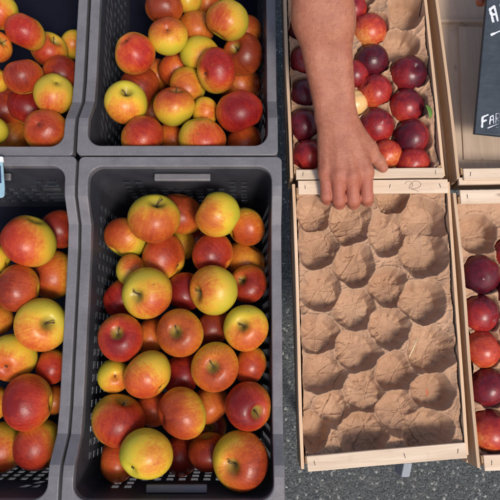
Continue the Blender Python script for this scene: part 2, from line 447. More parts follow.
def crate_meshes():
    hx, hy = CW / 2, CL / 2
    w = .0175
    # --- rim
    bp = sorted(set([0.0, 1.0] + [i / 12 for i in range(13)] +
                    [(.056 - .03) / (CL - .06) , (.110 - .03) / (CL - .06), 1 - (.056 - .03) / (CL - .06), 1 - (.110 - .03) / (CL - .06)]))
    su = [i / 8 for i in range(9)]
    outer = rrect(hx, hy, .009, su, bp)
    inner = rrect(hx - w, hy - w, .024, su, bp)
    # use the same y for inner and outer break points so the dips are straight across
    vs, fs = [], []
    n = len(outer)
    for (o, i) in zip(outer, inner):
        zo = dip_z(i[1], hy - w) if o[4] in (0, 2) else dip_z(o[1], hy)
        if o[4] in (0, 2):
            m_ = i[1] * .5 + o[1] * .5; zo = dip_z(m_, hy - w / 2)
            oy, iy = (m_, m_) if 0 < o[5] < 1 else (o[1], i[1])
        else: oy, iy = o[1], i[1]; zo = HI
        vs += [(o[0], oy, zo - .020), (o[0], oy, zo), (i[0], iy, zo), (i[0], iy, zo - .016), (i[0] + o[2] * .004, iy + o[3] * .004, zo - .020)]
    for k in range(n):
        a, b = 5 * k, 5 * ((k + 1) % n)
        for j in range(4): fs.append([a + j, a + j + 1, b + j + 1, b + j])
        fs.append([a + 4, a, b, b + 4])
    rim = mesh_from('rim', vs, fs)
    # --- basket wall with real holes, tapering to the floor
    hxw, hyw = hx - w + .001, hy - w + .001
    def cuts(L, bar, hole, m0):
        n = int((L - 2 * m0) / (bar + hole)); pad = (L - n * (bar + hole) + bar) / 2
        e = [0.0]; isol = []
        x = pad
        for i in range(n):
            e += [x, x + hole]; isol += [False, True]; x += hole + bar
        e.append(L); isol.append(False)
        return [q / L for q in e], isol
    r = .022
    sv, hv = cuts(2 * (hyw - r), .009, .0125, .02)
    su2, hu = cuts(2 * (hxw - r), .009, .0125, .01)
    path = rrect(hxw, hyw, r, su2, sv)
    zs = [None, -.045]; rows = [False, False]
    z = -.045
    while z - .020 > -DEPTH + .012:
        zs.append(z - .0135); rows.append(True); z -= .0135
        zs.append(z - .0075); rows.append(False); z -= .0075
    zs.append(-DEPTH); rows.append(False)
    walls = {}
    for kind in ('square', 'slant'):
        vs, fs = [], []
        nr = len(zs)
        for (x, y, nx, ny, side, s) in path:
            zt = (dip_z(y, hy) if side in (0, 2) else HI) - .012
            for zz in zs:
                q = zt if zz is None else zz
                tp = .016 * min(1, max(0, -q / DEPTH))
                sx = sy = 0
                if kind == 'slant' and side >= 0 and 0 < s < 1:
                    k = (-q - .045) * .75 if q < -.045 else 0
                    k = min(k, .03)
                    if side == 0: sy = k
                    elif side == 2: sy = -k * 1
                    elif side == 1: sx = -k
                    else: sx = k
                    if side in (0, 2) and not (.06 < s < .94): sy *= .2
                    if side in (1, 3) and not (.08 < s < .92): sx *= .2
                vs.append((x - nx * tp + sx, y - ny * tp + sy, q))
        n = len(path)
        for k in range(n):
            p, p2 = path[k], path[(k + 1) % n]
            side = p[4]
            holecol = False
            if side >= 0 and p2[4] == side:
                ss = sv if side in (0, 2) else su2
                hh = hv if side in (0, 2) else hu
                i = min(range(len(ss)), key=lambda j: abs(ss[j] - p[5]))
                holecol = i < len(hh) and hh[i]
                if side in (1, 3) and .24 < p[5] < .74: holecol = holecol
            for j in range(nr - 1):
                if holecol and rows[j + 1]:
                    if side in (1, 3) and j < 5 and .22 < p[5] < .78: pass      # solid panel round the handle
                    else: continue
                a, b = k * nr, ((k + 1) % n) * nr
                fs.append([a + j, b + j, b + j + 1, a + j + 1])
        walls[kind] = mesh_from('basket_wall_' + kind, vs, fs)
    # --- slotted floor
    fx, fy = hxw - .016, hyw - .016
    vs, fs = [], []
    nx_, ny_ = 14, 22
    ex, ey = [], []
    xs = [-fx + 2 * fx * i / (2 * nx_) for i in range(2 * nx_ + 1)]
    ys = [-fy + 2 * fy * i / (2 * ny_) for i in range(2 * ny_ + 1)]
    for yy in ys:
        for xx in xs:
            sh = .0
            vs.append((xx, yy, -DEPTH + .004))
    W_ = len(xs)
    for j in range(len(ys) - 1):
        for i in range(W_ - 1):
            if i % 2 == 1 and j % 2 == 1 and (j // 2 < 2 or random.random() < .0): continue
            fs.append([j * W_ + i, j * W_ + i + 1, (j + 1) * W_ + i + 1, (j + 1) * W_ + i])
    floor = mesh_from('basket_floor', vs, fs)
    # --- handle ledge on the end walls
    def handle(sgn):
        bm = bmesh.new()
        bmesh.ops.create_cube(bm, size=1)
        for v in bm.verts:
            v.co = Vector((v.co.x * .098, v.co.y * .013, v.co.z * .008))
        bm.to_mesh(m := bpy.data.meshes.new('handle')); bm.free()
        return m
    return rim, walls, floor, handle(1)
RIMM, WALLS, FLOORM, HANDM = crate_meshes()

def plastic_crate(cx, cy, zoff, kind, label, rot=0.0):
    e = empty('plastic_crate', (cx, cy, RIM + zoff - DEPTH)); e.rotation_euler.z = rot
    tag(e, label, 'crate', 'grey plastic apple crates')
    up = Vector((0, 0, DEPTH))
    o = link('rim', RIMM, M['plastic'], e); o.location = up; bevel(o, .0022, 3)
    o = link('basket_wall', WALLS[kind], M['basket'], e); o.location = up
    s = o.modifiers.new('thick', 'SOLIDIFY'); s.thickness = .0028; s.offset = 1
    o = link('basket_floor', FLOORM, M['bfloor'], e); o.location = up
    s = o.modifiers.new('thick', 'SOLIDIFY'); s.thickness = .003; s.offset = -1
    for sg in (1, -1):
        o = link('handle', HANDM, M['plastic'], e)
        o.location = up + Vector((0, sg * (CL / 2 - .0175 - .0085), -.006 if sg > 0 else -.014)); bevel(o, .002, 2)
    return e

def centre(c0, c1, c2, c3, z):
    p = [at(*c, z) for c in (c0, c1, c2, c3)]
    return sum(p, Vector()) / 4
cc = centre((78, 157), (281, 157), (62, 497), (286, 497), RIM + HI)
crates = {}
cc.y -= .011
crates['A'] = (cc.x, cc.y, 0.0)
crates['D'] = (cc.x - CW - .0045, cc.y + .001, 0.0)
ucx = (at(76.8, 152, RIM + HI).x + at(277, 152, RIM + HI).x) / 2
ucy = at(180, 154.5, RIM + HI).y + CL / 2
crates['B'] = (ucx, ucy, -.004)
crates['C'] = (ucx - CW - .006, ucy - .001, -.005)
plastic_crate(*crates['A'], 'square', 'grey plastic crate heaped with apples, the only crate wholly inside the photo')
plastic_crate(*crates['D'], 'slant', 'grey plastic apple crate with a pale blue card clipped at its back rim')
plastic_crate(*crates['B'], 'slant', 'grey plastic apple crate beside the person\'s arm, behind the fully visible apple crate')
plastic_crate(*crates['C'], 'square', 'grey plastic apple crate in the back row with bare dark floor showing at the top')

# stands that carry the crates
def stand(x0, x1, y0, y1, ztop, label):
    e = empty('metal_stand', ((x0 + x1) / 2, (y0 + y1) / 2, 0)); tag(e, label, 'stand')
    b = Vector((e.location.x, e.location.y, 0))
    def bar(name, p0, p1, s=.012):
        me = tube_mesh(name, [Vector(p0) - b, Vector(p1) - b], s, 4); smooth(me, False)
        return link(name, me, M['steel'], e)
    z = ztop - .014
    for yy in (y0, (y0 + y1) / 2, y1): bar('cross_bar', (x0, yy, z), (x1, yy, z))
    for xx in (x0, x1): bar('side_bar', (xx, y0 + .02, z - .02), (xx, y1 - .02, z - .02))
    for xx in (x0, x1):
        for yy in (y0, y1): bar('leg', (xx, yy, 0), (xx, yy, z - .01))
    return e
zb = RIM - DEPTH - .006
stand(cc.x - CW * 1.5 + .04, cc.x + CW / 2 - .04, cc.y - CL / 2 + .1, ucy + CL / 2 - .08, zb, 'metal stand carrying the four grey plastic apple crates')

# ------------------------------------------------------------------ apples
def apple_mesh(seed):
    rnd = random.Random(seed)
    NT_, NP = 40, 30
    vs, fs = [], []
    asy = rnd.uniform(-.09, .09); asx = rnd.uniform(-.09, .09)
    hgt = rnd.uniform(.86, .97); low = rnd.uniform(.05, .13)
    lob = rnd.uniform(.015, .045); ph = rnd.uniform(0, 6)
    ds, dc = rnd.uniform(.36, .44), rnd.uniform(.17, .23)
    th = []
    for i in range(NP + 1):
        s = i / NP
        th.append(math.pi * (s - .055 * math.sin(4 * math.pi * s) * .9))
    for i, t in enumerate(th):
        st, ct = math.sin(t), math.cos(t)
        w = 1.0 + low * .5 * ct - low * .35 * max(0, -ct)
        z = hgt * ct
        z -= ds * math.exp(-(st / .26) ** 2) if ct > 0 else 0
        z += dc * math.exp(-(st / .24) ** 2) if ct < 0 else 0
        for k in range(NT_):
            p = 2 * math.pi * k / NT_
            l = 1 + lob * math.cos(5 * p + ph) * max(0, -ct) ** .7 + .02 * math.sin(2 * p + ph) + .008 * math.sin(3 * p + 2 * ph)
            l2 = 1 + lob * .5 * math.cos(5 * p + ph) * max(0, ct)
            x = st * w * l * l2 * math.cos(p); y = st * w * l * l2 * math.sin(p)
            zz = z + asx * x + asy * y
            vs.append((x, y, zz))
            if i in (0, NP): break
    # vertex layout: pole, rings, pole
    ring = lambda i, k: 1 + (i - 1) * NT_ + k % NT_
    last = len(vs) - 1
    for k in range(NT_):
        fs.append([0, ring(1, k), ring(1, k + 1)])
        fs.append([last, ring(NP - 1, k + 1), ring(NP - 1, k)])
    for i in range(1, NP - 1):
        for k in range(NT_):
            fs.append([ring(i, k), ring(i + 1, k), ring(i + 1, k + 1), ring(i, k + 1)])
    me = mesh_from('apple_skin', vs, fs, True)
    me.materials.append(M['apple'])
    return me, vs[0][2], vs[last][2]
APPLES = [apple_mesh(s) for s in range(9)]
STEMS = []
for s in range(4):
    r_ = random.Random(s + 40)
    bx, by = r_.uniform(-.16, .16), r_.uniform(-.16, .16)
    STEMS.append(tube_mesh('stem', [(0, 0, -.06), (bx * .2, by * .2, .12), (bx * .6, by * .6, .26), (bx * 1.2, by * 1.2, .38 + r_.uniform(-.05, .1))], [.034, .026, .024, .036], 7))
    STEMS[-1].materials.append(M['stem'])
def calyx_mesh():
    vs, fs = [], []
    for k in range(5):
        a = 2 * math.pi * k / 5
        for (rr, da, z) in ((.02, -.5, -.02), (.02, .5, -.02), (.085, .35, -.07), (.12, 0, -.035), (.085, -.35, -.07)):
            vs.append((rr * math.cos(a + da), rr * math.sin(a + da), z))
        fs.append([5 * k + j for j in range(5)])
    n = len(vs)
    for k in range(10): vs.append((.05 * math.cos(k * .628), .05 * math.sin(k * .628), -.012))
    fs.append([n + k for k in range(10)])
    me = mesh_from('calyx', vs, fs); me.materials.append(M['calyx'])
    return me
CALYX = calyx_mesh()

def orient(pole, up_hint=None):
    z = Vector(pole).normalized()
    h = Vector((random.uniform(-1, 1), random.uniform(-1, 1), random.uniform(-1, 1)))
    x = (h - z * h.dot(z)).normalized()
    return Matrix((x, z.cross(x), z)).transposed()      # columns x, y, z

placed = {}
def apple(crate, u, v, r, pole, red, blush, label, z=None, sq=1.0):
    """u, v, r: centre and radius in photo pixels; pole: ('s'|'c', dx, dy) = stem / calyx end seen there, or None;
       red: 0 yellow .. 1 dark red; blush: (dx, dy) side of the fruit that is redder"""
    P = placed.setdefault(crate, [])
    cx, cy, cz = crates[crate]
    d = ray(u, v)
    if z is None:
        z = RIM - .020
        if pole is None and r <= 19 and red > .58: z = RIM - .066; r = r * 1.2      # fruit of the layer below
    zmin = RIM - DEPTH + .03
    while True:
        p = CAM + d * ((z - CAM.z) / d.z)
        R = r * (CAM.z - z) / -d.z / F
        # keep it inside the tapering walls
        lx = CW / 2 - .0175 - .004 - .010 * (RIM - z) / DEPTH; ly = CL / 2 - .0175 - .004 - .010 * (RIM - z) / DEPTH
        q = p.copy()
        if z < RIM - .03:
            q.x = min(max(q.x, cx - lx + R * .9), cx + lx - R * .9)
            q.y = min(max(q.y, cy - ly + R * .96), cy + ly - R * .96)
        if all((q - p2).length > .885 * (R + R2) for p2, R2 in P): break
        z -= .002
        if z - R < RIM - DEPTH + .008: break
    P.append((q, R))
    k = random.randrange(len(APPLES))
    me, ztop, zbot = APPLES[k]
    o = bpy.data.objects.new('apple', me); col.objects.link(o)
    if pole is None:
        dx, dy = random.uniform(-1, 1), random.uniform(-1, 1)
        pv = (camdir(0, 0) * random.uniform(-.5, .05) + camdir(.99 * dx / math.hypot(dx, dy), .99 * dy / math.hypot(dx, dy)))
    else:
        pv = camdir(pole[1], pole[2])
        if pole[0] == 'c': pv = -pv
    m3 = orient(pv)
    o.rotation_euler = m3.to_euler()
    o.location = q
    s = R * .985
    o.scale = (s * sq * random.uniform(.985, 1.015), s / sq * random.uniform(.985, 1.015) if sq != 1 else s, s)
    b = m3.transposed() @ camdir(blush[0] * .9, blush[1] * .9) if (blush[0] or blush[1]) else Vector((0, 0, 0))
    o.color = (b.x * .5 + .5, b.y * .5 + .5, b.z * .5 + .5, red)
    tag(o, label, 'apple', 'apples in the grey plastic crates')
    if pole is not None:
        if pole[0] == 's':
            c = bpy.data.objects.new('stem', STEMS[random.randrange(4)]); c.location = (0, 0, ztop)
        else:
            c = bpy.data.objects.new('calyx', CALYX); c.location = (0, 0, zbot + .01); c.scale = (.72, .72, .9)
        col.objects.link(c); c.parent = o
    return o
S = lambda x, y: ('s', x, y)
K = lambda x, y: ('c', x, y)
A_LIST = [
 # fully visible crate, top of the heap first
 (154, 219, 27, S(.25, -.72), .42, (.1, .8), 'big yellow apple blushed orange below, at the back of the fully visible crate'),
 (241, 460, 29.5, S(-.42, -.02), .60, (.7, .2), 'largest red-striped apple with yellow stem hollow in the front right crate corner'),
 (146, 454, 27, K(-.5, .38), .08, (.6, -.1), 'plain yellow apple with a dark dot, at the front of the fully visible crate', RIM + .004),
 (182, 413, 26.5, K(-.88, .08), .60, (-.6, .15), 'pink-red apple with yellow right flank, above the plain yellow front apple'),
 (118, 421, 28, S(.3, -.93), .56, (.6, .2), 'big red-orange apple pressed into the left wall near the crate front', RIM - .028),
 (215, 367, 25, S(-.06, -.22), .52, (.2, .3), 'round orange-red apple with its stem facing straight up, right of centre'),
 (148, 375, 26, K(.72, .55), .36, (-.2, .5), 'yellow-orange apple with its blossom end turned lower right, in mid crate'),
 (148, 293, 26, S(-.38, .05), .20, (.6, .5), 'pale yellow apple with long thin stem, left of mid crate'),
 (214, 290, 26, S(-.86, .12), .24, (-.8, -.2), 'yellow-green apple with orange left flank, right of mid crate'),
 (218, 215, 24, None, .22, (-.5, .2), 'round mostly yellow apple at the back, right of the big blushed one'),
 (180, 333, 24.5, S(-.12, -.22), .60, (-.2, .1), 'rosy apple with short stem in a red hollow, near the crate centre'),
 (121, 338, 23.5, S(-.02, -.42), .70, (.1, .2), 'deep orange-red apple with dark stem hollow, along the left wall'),
 (246, 328, 23, S(-.2, -.3), .30, (.3, .6), 'yellow apple streaked orange with stem hollow, along the right wall'),
 (248, 406, 25, S(.5, .1), .74, (-.3, 0), 'glossy red apple with its stem turned to the right wall'),
 (164, 258, 24, K(.85, .45), .52, (.2, -.4), 'rosy apple yellow below, under the big blushed apple'),
 (213, 254, 22, None, .70, (.1, .1), 'dull red apple below the round mostly yellow one'),
 (126, 238, 22.5, None, .40, (-.6, -.4), 'apple orange at left and yellow at right, in the back left of the crate'),
 (180, 214, 24, None, .66, (.1, -.3), 'dull red apple tucked behind the big blushed apple at the back'),
 (246, 227, 20, None, .50, (.1, .6), 'yellow apple with red lower flank in the back right of the crate'),
 (250, 284, 20, S(-.5, -.35), .66, (.2, .2), 'dark orange apple with a stem beside the right wall'),
 (209, 452, 21, None, .80, (.2, .2), 'deep red apple half under the largest striped apple'),
 (253, 365, 19, None, .58, (0, .3), 'dark orange apple by the right wall below the streaked yellow one'),
 (186, 291, 20, None, .82, (.1, .2), 'dark red apple showing between the pale yellow and yellow-green ones'),
 (246, 261, 18, None, .74, (0, 0), 'small dark red apple by the right wall behind the stemmed dark orange one'),
 (131, 270, 16, None, .15, (.4, -.6), 'small yellow apple in shade left of the rosy apple'),
 (119, 298, 18, None, .62, (-.2, .3), 'dull orange apple in shade left of the pale long-stemmed apple'),
 (114, 376, 17, K(.3, -.2), .22, (.5, .4), 'shaded yellow apple with its blossom end up against the left wall'),
 (182, 374, 19, None, .72, (.2, 0), 'red apple deep between the yellow-orange and the stem-up apples'),
 (213, 328, 17, None, .76, (0, .2), 'red apple deep between the rosy apple and the streaked yellow one'),
 (210, 404, 17, None, .85, (0, 0), 'dark red apple deep left of the glossy red one'),
 (182, 456, 17, None, .84, (.1, .1), 'dark red apple deep between the yellow front apple and a deep red one'),
 (182, 243, 15, None, .62, (0, 0), 'small reddish apple deep right of the rosy apple at the back'),
 (198, 238, 14, None, .70, (.2, 0), 'small red apple deep between two back apples, left of the dull red one'),
 (151, 336, 16, None, .82, (0, 0), 'dark red apple deep between the rosy centre apple and left wall apple'),
 (118, 462, 18, None, .86, (0, 0), 'dark red apple low in the front left corner of the fully visible crate'),
 (154, 408, 16, None, .85, (0, 0), 'dark red apple deep between the wall-pressed apple and the pink-red one'),
 (210, 427, 17, S(.1, -.2), .70, (-.2, -.2), 'shaded brownish-red apple behind the largest striped apple'),
]
B_LIST = [
 (216, 71, 22.5, K(-.62, .38), .56, (.3, -.2), 'orange apple yellow at left, topmost of the heap beside the arm'),
 (228, 20, 21.5, None, .24, (-.6, .3), 'large yellow apple with faint orange cheek, at the back right of its crate'),
 (168, 36, 20, K(.1, -.05), .44, (-.1, -.75), 'green-yellow apple with red back and blossom end up, in the rear crate'),
 (134.5, 53, 21.5, K(-.34, -.45), .46, (.4, .3), 'orange apple with dark blossom hole, along the left wall of the rear crate'),
 (239, 111, 24, None, .74, (.3, .3), 'big shiny red apple by the right wall of the rear crate'),
 (174, 107, 21, S(.2, -.85), .44, (-.1, -.8), 'green-yellow apple with red top, near the front of the rear crate'),
 (126, 103, 22, S(.2, -.5), .20, (-.1, .8), 'yellow-green apple with stem hollow and red patch below, by the left wall'),
 (142, 138, 23.5, None, .48, (.4, -.2), 'orange-pink apple yellow at left, touching the front rim of the rear crate'),
 (202, 138, 24, None, .34, (.5, .3), 'yellow-orange apple against the middle of the rear crate front rim'),
 (200, 54, 20.5, None, .12, (.5, .5), 'plain yellow apple behind the topmost orange one'),
 (243, 55, 21, S(-.5, -.2), .80, (.2, .2), 'dark red apple with a stem hollow on its left, by the right wall'),
 (164, 8, 19.5, None, .80, (0, .2), 'dark red apple at the far back of the rear crate, cut by the photo edge'),
 (188, 86, 19, None, .36, (-.2, .3), 'orange-yellow apple between the green-yellow and the topmost one'),
 (139, 88, 19, None, .74, (.1, 0), 'red apple behind the yellow-green one by the left wall'),
 (196, 28, 16, None, .84, (0, 0), 'dark red apple deep left of the large yellow one at the back'),
 (248, 87, 18, None, .82, (0, 0), 'dark red apple under the stem-hollow one by the right wall'),
 (205, 112, 15, None, .22, (.3, .3), 'small yellow apple deep beside the big shiny red one'),
 (243, 142, 16, None, .85, (0, 0), 'dark red apple low in the front right corner of the rear crate'),
 (188, -1, 15, None, .45, (0, 0), 'orange apple cut by the photo edge between two red ones'),
 (207, 4, 14, None, .75, (0, 0), 'red apple cut by the photo edge left of the large yellow one'),
 (255, 32, 15, None, .84, (0, 0), 'dark red apple in the shade right of the large yellow one'),
 (176, 71, 15, None, .82, (0, 0), 'dark red apple deep in front of the green-yellow red-backed one'),
 (154, 76, 15, None, .80, (0, 0), 'dark red apple deep right of the orange one with a blossom hole'),
 (170, 140, 14, None, .86, (0, 0), 'dark red apple deep between the two front rim apples'),
 (152, 112, 15, None, .84, (0, 0), 'dark red apple deep between yellow-green and green-yellow red-topped apples'),
]
C_LIST = [
 (54, 94, 20.5, K(.42, -.5), .10, (.1, .8), 'bright yellow apple with a small dark dot, in the rear left crate'),
 (46, 131, 22.5, K(-.1, -.2), .56, (.1, 0), 'orange-red apple with its blossom end up, in the front corner of its crate'),
 (25, 32, 20, None, .52, (-.1, .3), 'oval orange-red apple at the back of the rear left crate'),
 (49, 50, 18.5, S(.65, -.42), .38, (0, .5), 'yellow-orange apple with stem hollow at upper right'),
 (24, 77, 19.5, S(-.2, -.93), .66, (.2, .2), 'red-orange apple with an upright stem, below the oval one'),
 (3, 13, 17, None, .36, (-.3, .5), 'orange-yellow apple at the photo\'s upper left corner'),
 (31, 107, 19, None, .74, (.2, 0), 'red apple left of the bright yellow one with a dot'),
 (7, 109, 19, None, .74, (-.2, 0), 'red apple at the photo\'s left edge in the rear left crate'),
 (77, 45, 15, None, .12, (.3, .3), 'yellow-green apple half hidden under the side rim of the rear left crate', RIM - .075),
 (-4, 47, 16, S(.8, -.2), .74, (0, 0), 'dark red apple cut by the left photo edge under the corner one'),
 (-5, 80, 14, None, .55, (0, 0), 'orange apple cut by the left photo edge between two red ones'),
 (-7, 131, 15, None, .20, (0, 0), 'yellow apple cut by the left photo edge near the front rim'),
 (14, 138, 18, None, .78, (0, 0), 'deep red apple low against the front rim of the rear left crate'),
 (63, 74, 16, None, .70, (.5, 0), 'red apple behind the bright yellow one with a dot'),
]
D_LIST = [
 (29, 241, 28, None, .50, (-.6, .2), 'wide apple red at left, yellow at right, at the back of the price card crate'),
 (28, 402, 28, None, .66, (-.1, -.1), 'large round red-orange apple in mid crate, above the bare slotted front'),
 (41, 325, 27, S(.6, -.2), .24, (-.2, .7), 'yellow-green apple with stem hollow near the side rim, orange below'),
 (49, 445, 26, None, .58, (-.4, .4), 'red apple yellow at top right, nearest the front of the price card crate'),
 (57, 275, 25, K(-.55, .05), .54, (-.4, 0), 'orange apple with blossom end at left, tucked under the side rim'),
 (12, 358, 24.5, K(.05, .3), .34, (-.1, .5), 'yellow-orange apple with blossom end up, near the photo\'s left edge'),
 (18, 288, 24, None, .68, (-.1, .1), 'red-orange apple below the wide two-tone one'),
 (4, 447, 25, None, .42, (-.3, .4), 'orange apple yellow at right, at the photo\'s left edge near the crate front'),
 (55, 366, 18, None, .56, (.1, .3), 'orange-red apple under the side rim, right of the large round one', RIM - .065),
 (68, 230, 17, None, .76, (.2, 0), 'red apple under the side rim beside the wide two-tone one'),
 (-4, 320, 15, None, .75, (0, 0), 'dark red apple cut by the left edge beside the yellow-green one'),
 (-4, 259, 15, None, .45, (0, 0), 'two-tone apple cut by the left edge beneath the price card'),
 (-6, 403, 14, None, .70, (0, 0), 'dark apple cut by the left edge left of the large round one'),
 (64, 400, 14, None, .84, (0, 0), 'dark red apple deep under the side rim, right of the large round one'),
]
for cr, lst in (('A', A_LIST), ('B', B_LIST), ('C', C_LIST), ('D', D_LIST)):
    for (u, v, r, pole, red, bl, lab, *zz) in lst:
        apple(cr, u, v, r, pole, red, bl, lab, *zz)

# ------------------------------------------------------------------ wooden fruit trays
WH = .075           # depth of a tray
def lerp(a, b, t): return a + (b - a) * t
def tray(name, quad, label, group, front_rail=True, back_rail=True, paper=True, scribble=False, z=RIM, wr=.024, front_mat='rail', back_mat='rail', double_front=False):
    """quad: back-left, back-right, front-right, front-left corners of the walls (world xy)"""
    BL, BR, FR, FL = [Vector((p[0], p[1], 0)) for p in quad]
    c = (BL + BR + FR + FL) / 4
    e = empty('wooden_tray', (c.x, c.y, z - WH)); tag(e, label, 'fruit tray', group)
    b = Vector((c.x, c.y, z - WH))
    th = .0055
    # side boards: two thin slats each, the grain running along
    for (p, q, sd) in ((FL, BL, -1), (FR, BR, 1)):
        board('side_board', p, q, sd, z - .040, z + .001, th, M['wood'], e, wob=.0025, base=b)
        board('side_board', p, q, sd, z - WH + .004, z - .046, th, M['wood'], e, wob=.002, base=b)
    ux = (BR - BL).normalized(); uf = (FR - FL).normalized()
    uy = (BL - FL).normalized()
    rails = []
    for (p, q, sg, has, mt) in ((FL, FR, 1, front_rail, front_mat), (BL, BR, -1, back_rail, back_mat)):
        d = (q - p).normalized(); n = Vector((-d.y, d.x, 0)) * sg           # into the tray
        p2, q2 = p + d * .013, q - d * .013
        board('end_board', p2, q2, sg, z - WH + .004, z - .002, .006, M['wood'], e, wob=.001, base=b)
        if has:
            o = board('top_rail', p + d * .010 - n * .004, q - d * .004 - n * .004, sg, z - .0012, z + .0058, wr, M[mt], e, wob=.0012, base=b, bev=.001)
            rails.append((p + d * .010 - n * .004, q - d * .004 - n * .004, n))
    # chamfered corner posts
    for (p, dx, dy) in ((FL, 1, 1), (FR, -1, 1), (BL, 1, -1), (BR, -1, -1)):
        X = (uf if p in (FL, FR) else ux) * dx; Y = uy * dy
        a0, a1, a2 = p + X * .007 + Y * .020, p + X * .026 + Y * .0075, p + X * .007 + Y * .0075
        tri = [a0, a1, a2]
        vs = []
        for zz in (z - WH + .003, z + .0035):
            vs += [t - b + Vector((0, 0, zz)) for t in tri]
        me = mesh_from('corner_post', vs, [[0, 1, 2], [3, 4, 5], [0, 1, 4, 3], [1, 2, 5, 4], [2, 0, 3, 5]])
        uvl = me.uv_layers.new(name='UVMap')
        for li in range(len(me.loops)):
            co = me.vertices[me.loops[li].vertex_index].co
            uvl.data[li].uv = (co.z + p.x, co.x + co.y)
        bevel(link('corner_post', me, M['post'], e), .0006, 1)
    # bottom slats
    nb = 3 if paper else 1
    for k in range(nb):
        gp = .008
        s0, s1 = k / nb + gp, (k + 1) / nb - gp
        p0 = lerp(FL, FR, s0) ; p1 = lerp(BL, BR, s0); wd = (lerp(FL, FR, s1) - p0).length
        board('bottom_slat', p0 + uy * .008, p1 - uy * .008, -1, z - WH, z - WH + .003, wd, M['ply'] if not paper else M['wood'], e, bev=.0003, base=b)
    # staples through the rails
    for (p, q, n) in rails:
        d = (q - p).normalized(); L = (q - p).length
        for s in (.012, L * .5 + random.uniform(-.02, .03), L - .014):
            cpt = p + d * s + n * (wr * .5)
            j = random.uniform(-.3, .3)
            dd = (n + d * j).normalized()
            pts = [cpt - dd * .0036 + Vector((0, 0, z + .0050)), cpt - dd * .0033 + Vector((0, 0, z + .0063)), cpt + Vector((0, 0, z + .0059)), cpt + dd * .0033 + Vector((0, 0, z + .0063)), cpt + dd * .0036 + Vector((0, 0, z + .0050))]
            link('staple', tube_mesh('staple', [x - b for x in pts], .00055, 5), M['staple'], e)
    return e, b

# quads from the photo
def quadz(pts, z=RIM): return [at(u, v, z) for (u, v) in pts]
T1 = quadz([(292, 184), (449, 182), (468.5, 455), (301, 469)])
T2 = quadz([(280, -110), (416, -110), (445, 176), (290, 178)])
T3 = quadz([(453, 193), (610, 190), (640, 462), (477, 468)])
T4 = quadz([(422, -110), (576, -110), (606, 176), (457, 179)])
tr1, b1 = tray('empty_tray', T1, 'pale wooden fruit tray lined with brown paper cups, gripped by the hand', 'pale wooden fruit trays')
tr2, b2 = tray('peach_tray', T2, 'pale wooden fruit tray of nectarines under the forearm', 'pale wooden fruit trays', wr=.0175)
tr3, b3 = tray('right_tray', T3, 'pale wooden tray of dark nectarines at the lower right photo edge', 'pale wooden fruit trays')
tr4, b4 = tray('board_tray', T4, 'empty wooden tray with bare grey-brown bottom under the chalkboard', 'pale wooden fruit trays', wr=.021, paper=False)

pa, pb = at(459, 184.5, RIM), at(606, 180.5, RIM)
board('top_rail', pa, pb, 1, RIM - .006, RIM + .001, .0125, M['rail'], tr4, base=b4, wob=.001)

# pencil scribble on the rail of the gripped tray
def curve_tube(name, pix, z, r, mat, parent, base, n=5):
    pts = [at(u, v, z) - base for (u, v) in pix]
    out = []
    for i in range(len(pts) - 1):          # Catmull-Rom
        p0, p1, p2, p3 = pts[max(i - 1, 0)], pts[i], pts[i + 1], pts[min(i + 2, len(pts) - 1)]
        for k in range(4):
            t = k / 4
            out.append(.5 * ((2 * p1) + (p2 - p0) * t + (2 * p0 - 5 * p1 + 4 * p2 - p3) * t * t + (3 * p1 - p0 - 3 * p2 + p3) * t ** 3))
    out.append(pts[-1])
    return link(name, tube_mesh(name, out, r, n), mat, parent)
curve_tube('pencil_mark', [(405, 184), (407, 181.5), (411, 182), (412.5, 186), (409, 188.5), (411, 184), (415, 181), (420, 182.5), (420.5, 186), (416, 188.5), (411, 189), (415, 190), (419, 192)], RIM + .0060, .00038, M['pencil'], tr1, b1)

# ------------------------------------------------------------------ crumpled paper liners with cups
def h2(i, j, k):
    a = np.sin(i * 127.1 + j * 311.7 + k * 74.7) * 43758.5453
    return a - np.floor(a)
def vnoise(x, y, k):
    i, j = np.floor(x), np.floor(y); fx, fy = x - i, y - j
    fx = fx * fx * (3 - 2 * fx); fy = fy * fy * (3 - 2 * fy)
    a = h2(i, j, k) * (1 - fx) + h2(i + 1, j, k) * fx
    b = h2(i, j + 1, k) * (1 - fx) + h2(i + 1, j + 1, k) * fx
    return a * (1 - fy) + b * fy - .5
def facet(x, y, sc, k, crease=0):
    """crumpled sheet: flat triangular facets that meet in sharp folds"""
    c, s_ = math.cos(k * 1.7), math.sin(k * 1.7)
    X, Y = (x * c - y * s_) * sc, (x * s_ + y * c) * sc * .78
    X, Y = X + .9 * vnoise(X * .5, Y * .5, k + 1) + .12 * vnoise(X * 1.9, Y * 1.9, k + 4), Y + .9 * vnoise(X * .5, Y * .5, k + 2) + .12 * vnoise(X * 1.9, Y * 1.9, k + 5)
    t = (X + Y) * .366; u, v = X + t, Y + t
    i, j = np.floor(u), np.floor(v); fu, fv = u - i, v - j
    lo = fu > fv
    a = h2(i, j, k); d = h2(i + 1, j + 1, k)
    b = np.where(lo, h2(i + 1, j, k), h2(i, j + 1, k))
    p = np.where(lo, fu - fv, fv - fu); q = np.where(lo, fv, fu)
    f_ = a * (1 - p - q) + b * p + d * q - .5
    if not crease: return f_
    e = np.minimum(np.minimum(1 - p - q, p), q)
    sg = np.where(h2(i, j, k + 3) > .45, 1.0, -1.0) * h2(i + lo, j, k + 6)
    return f_ + crease * sg * np.clip(1 - e / .07, 0, 1)
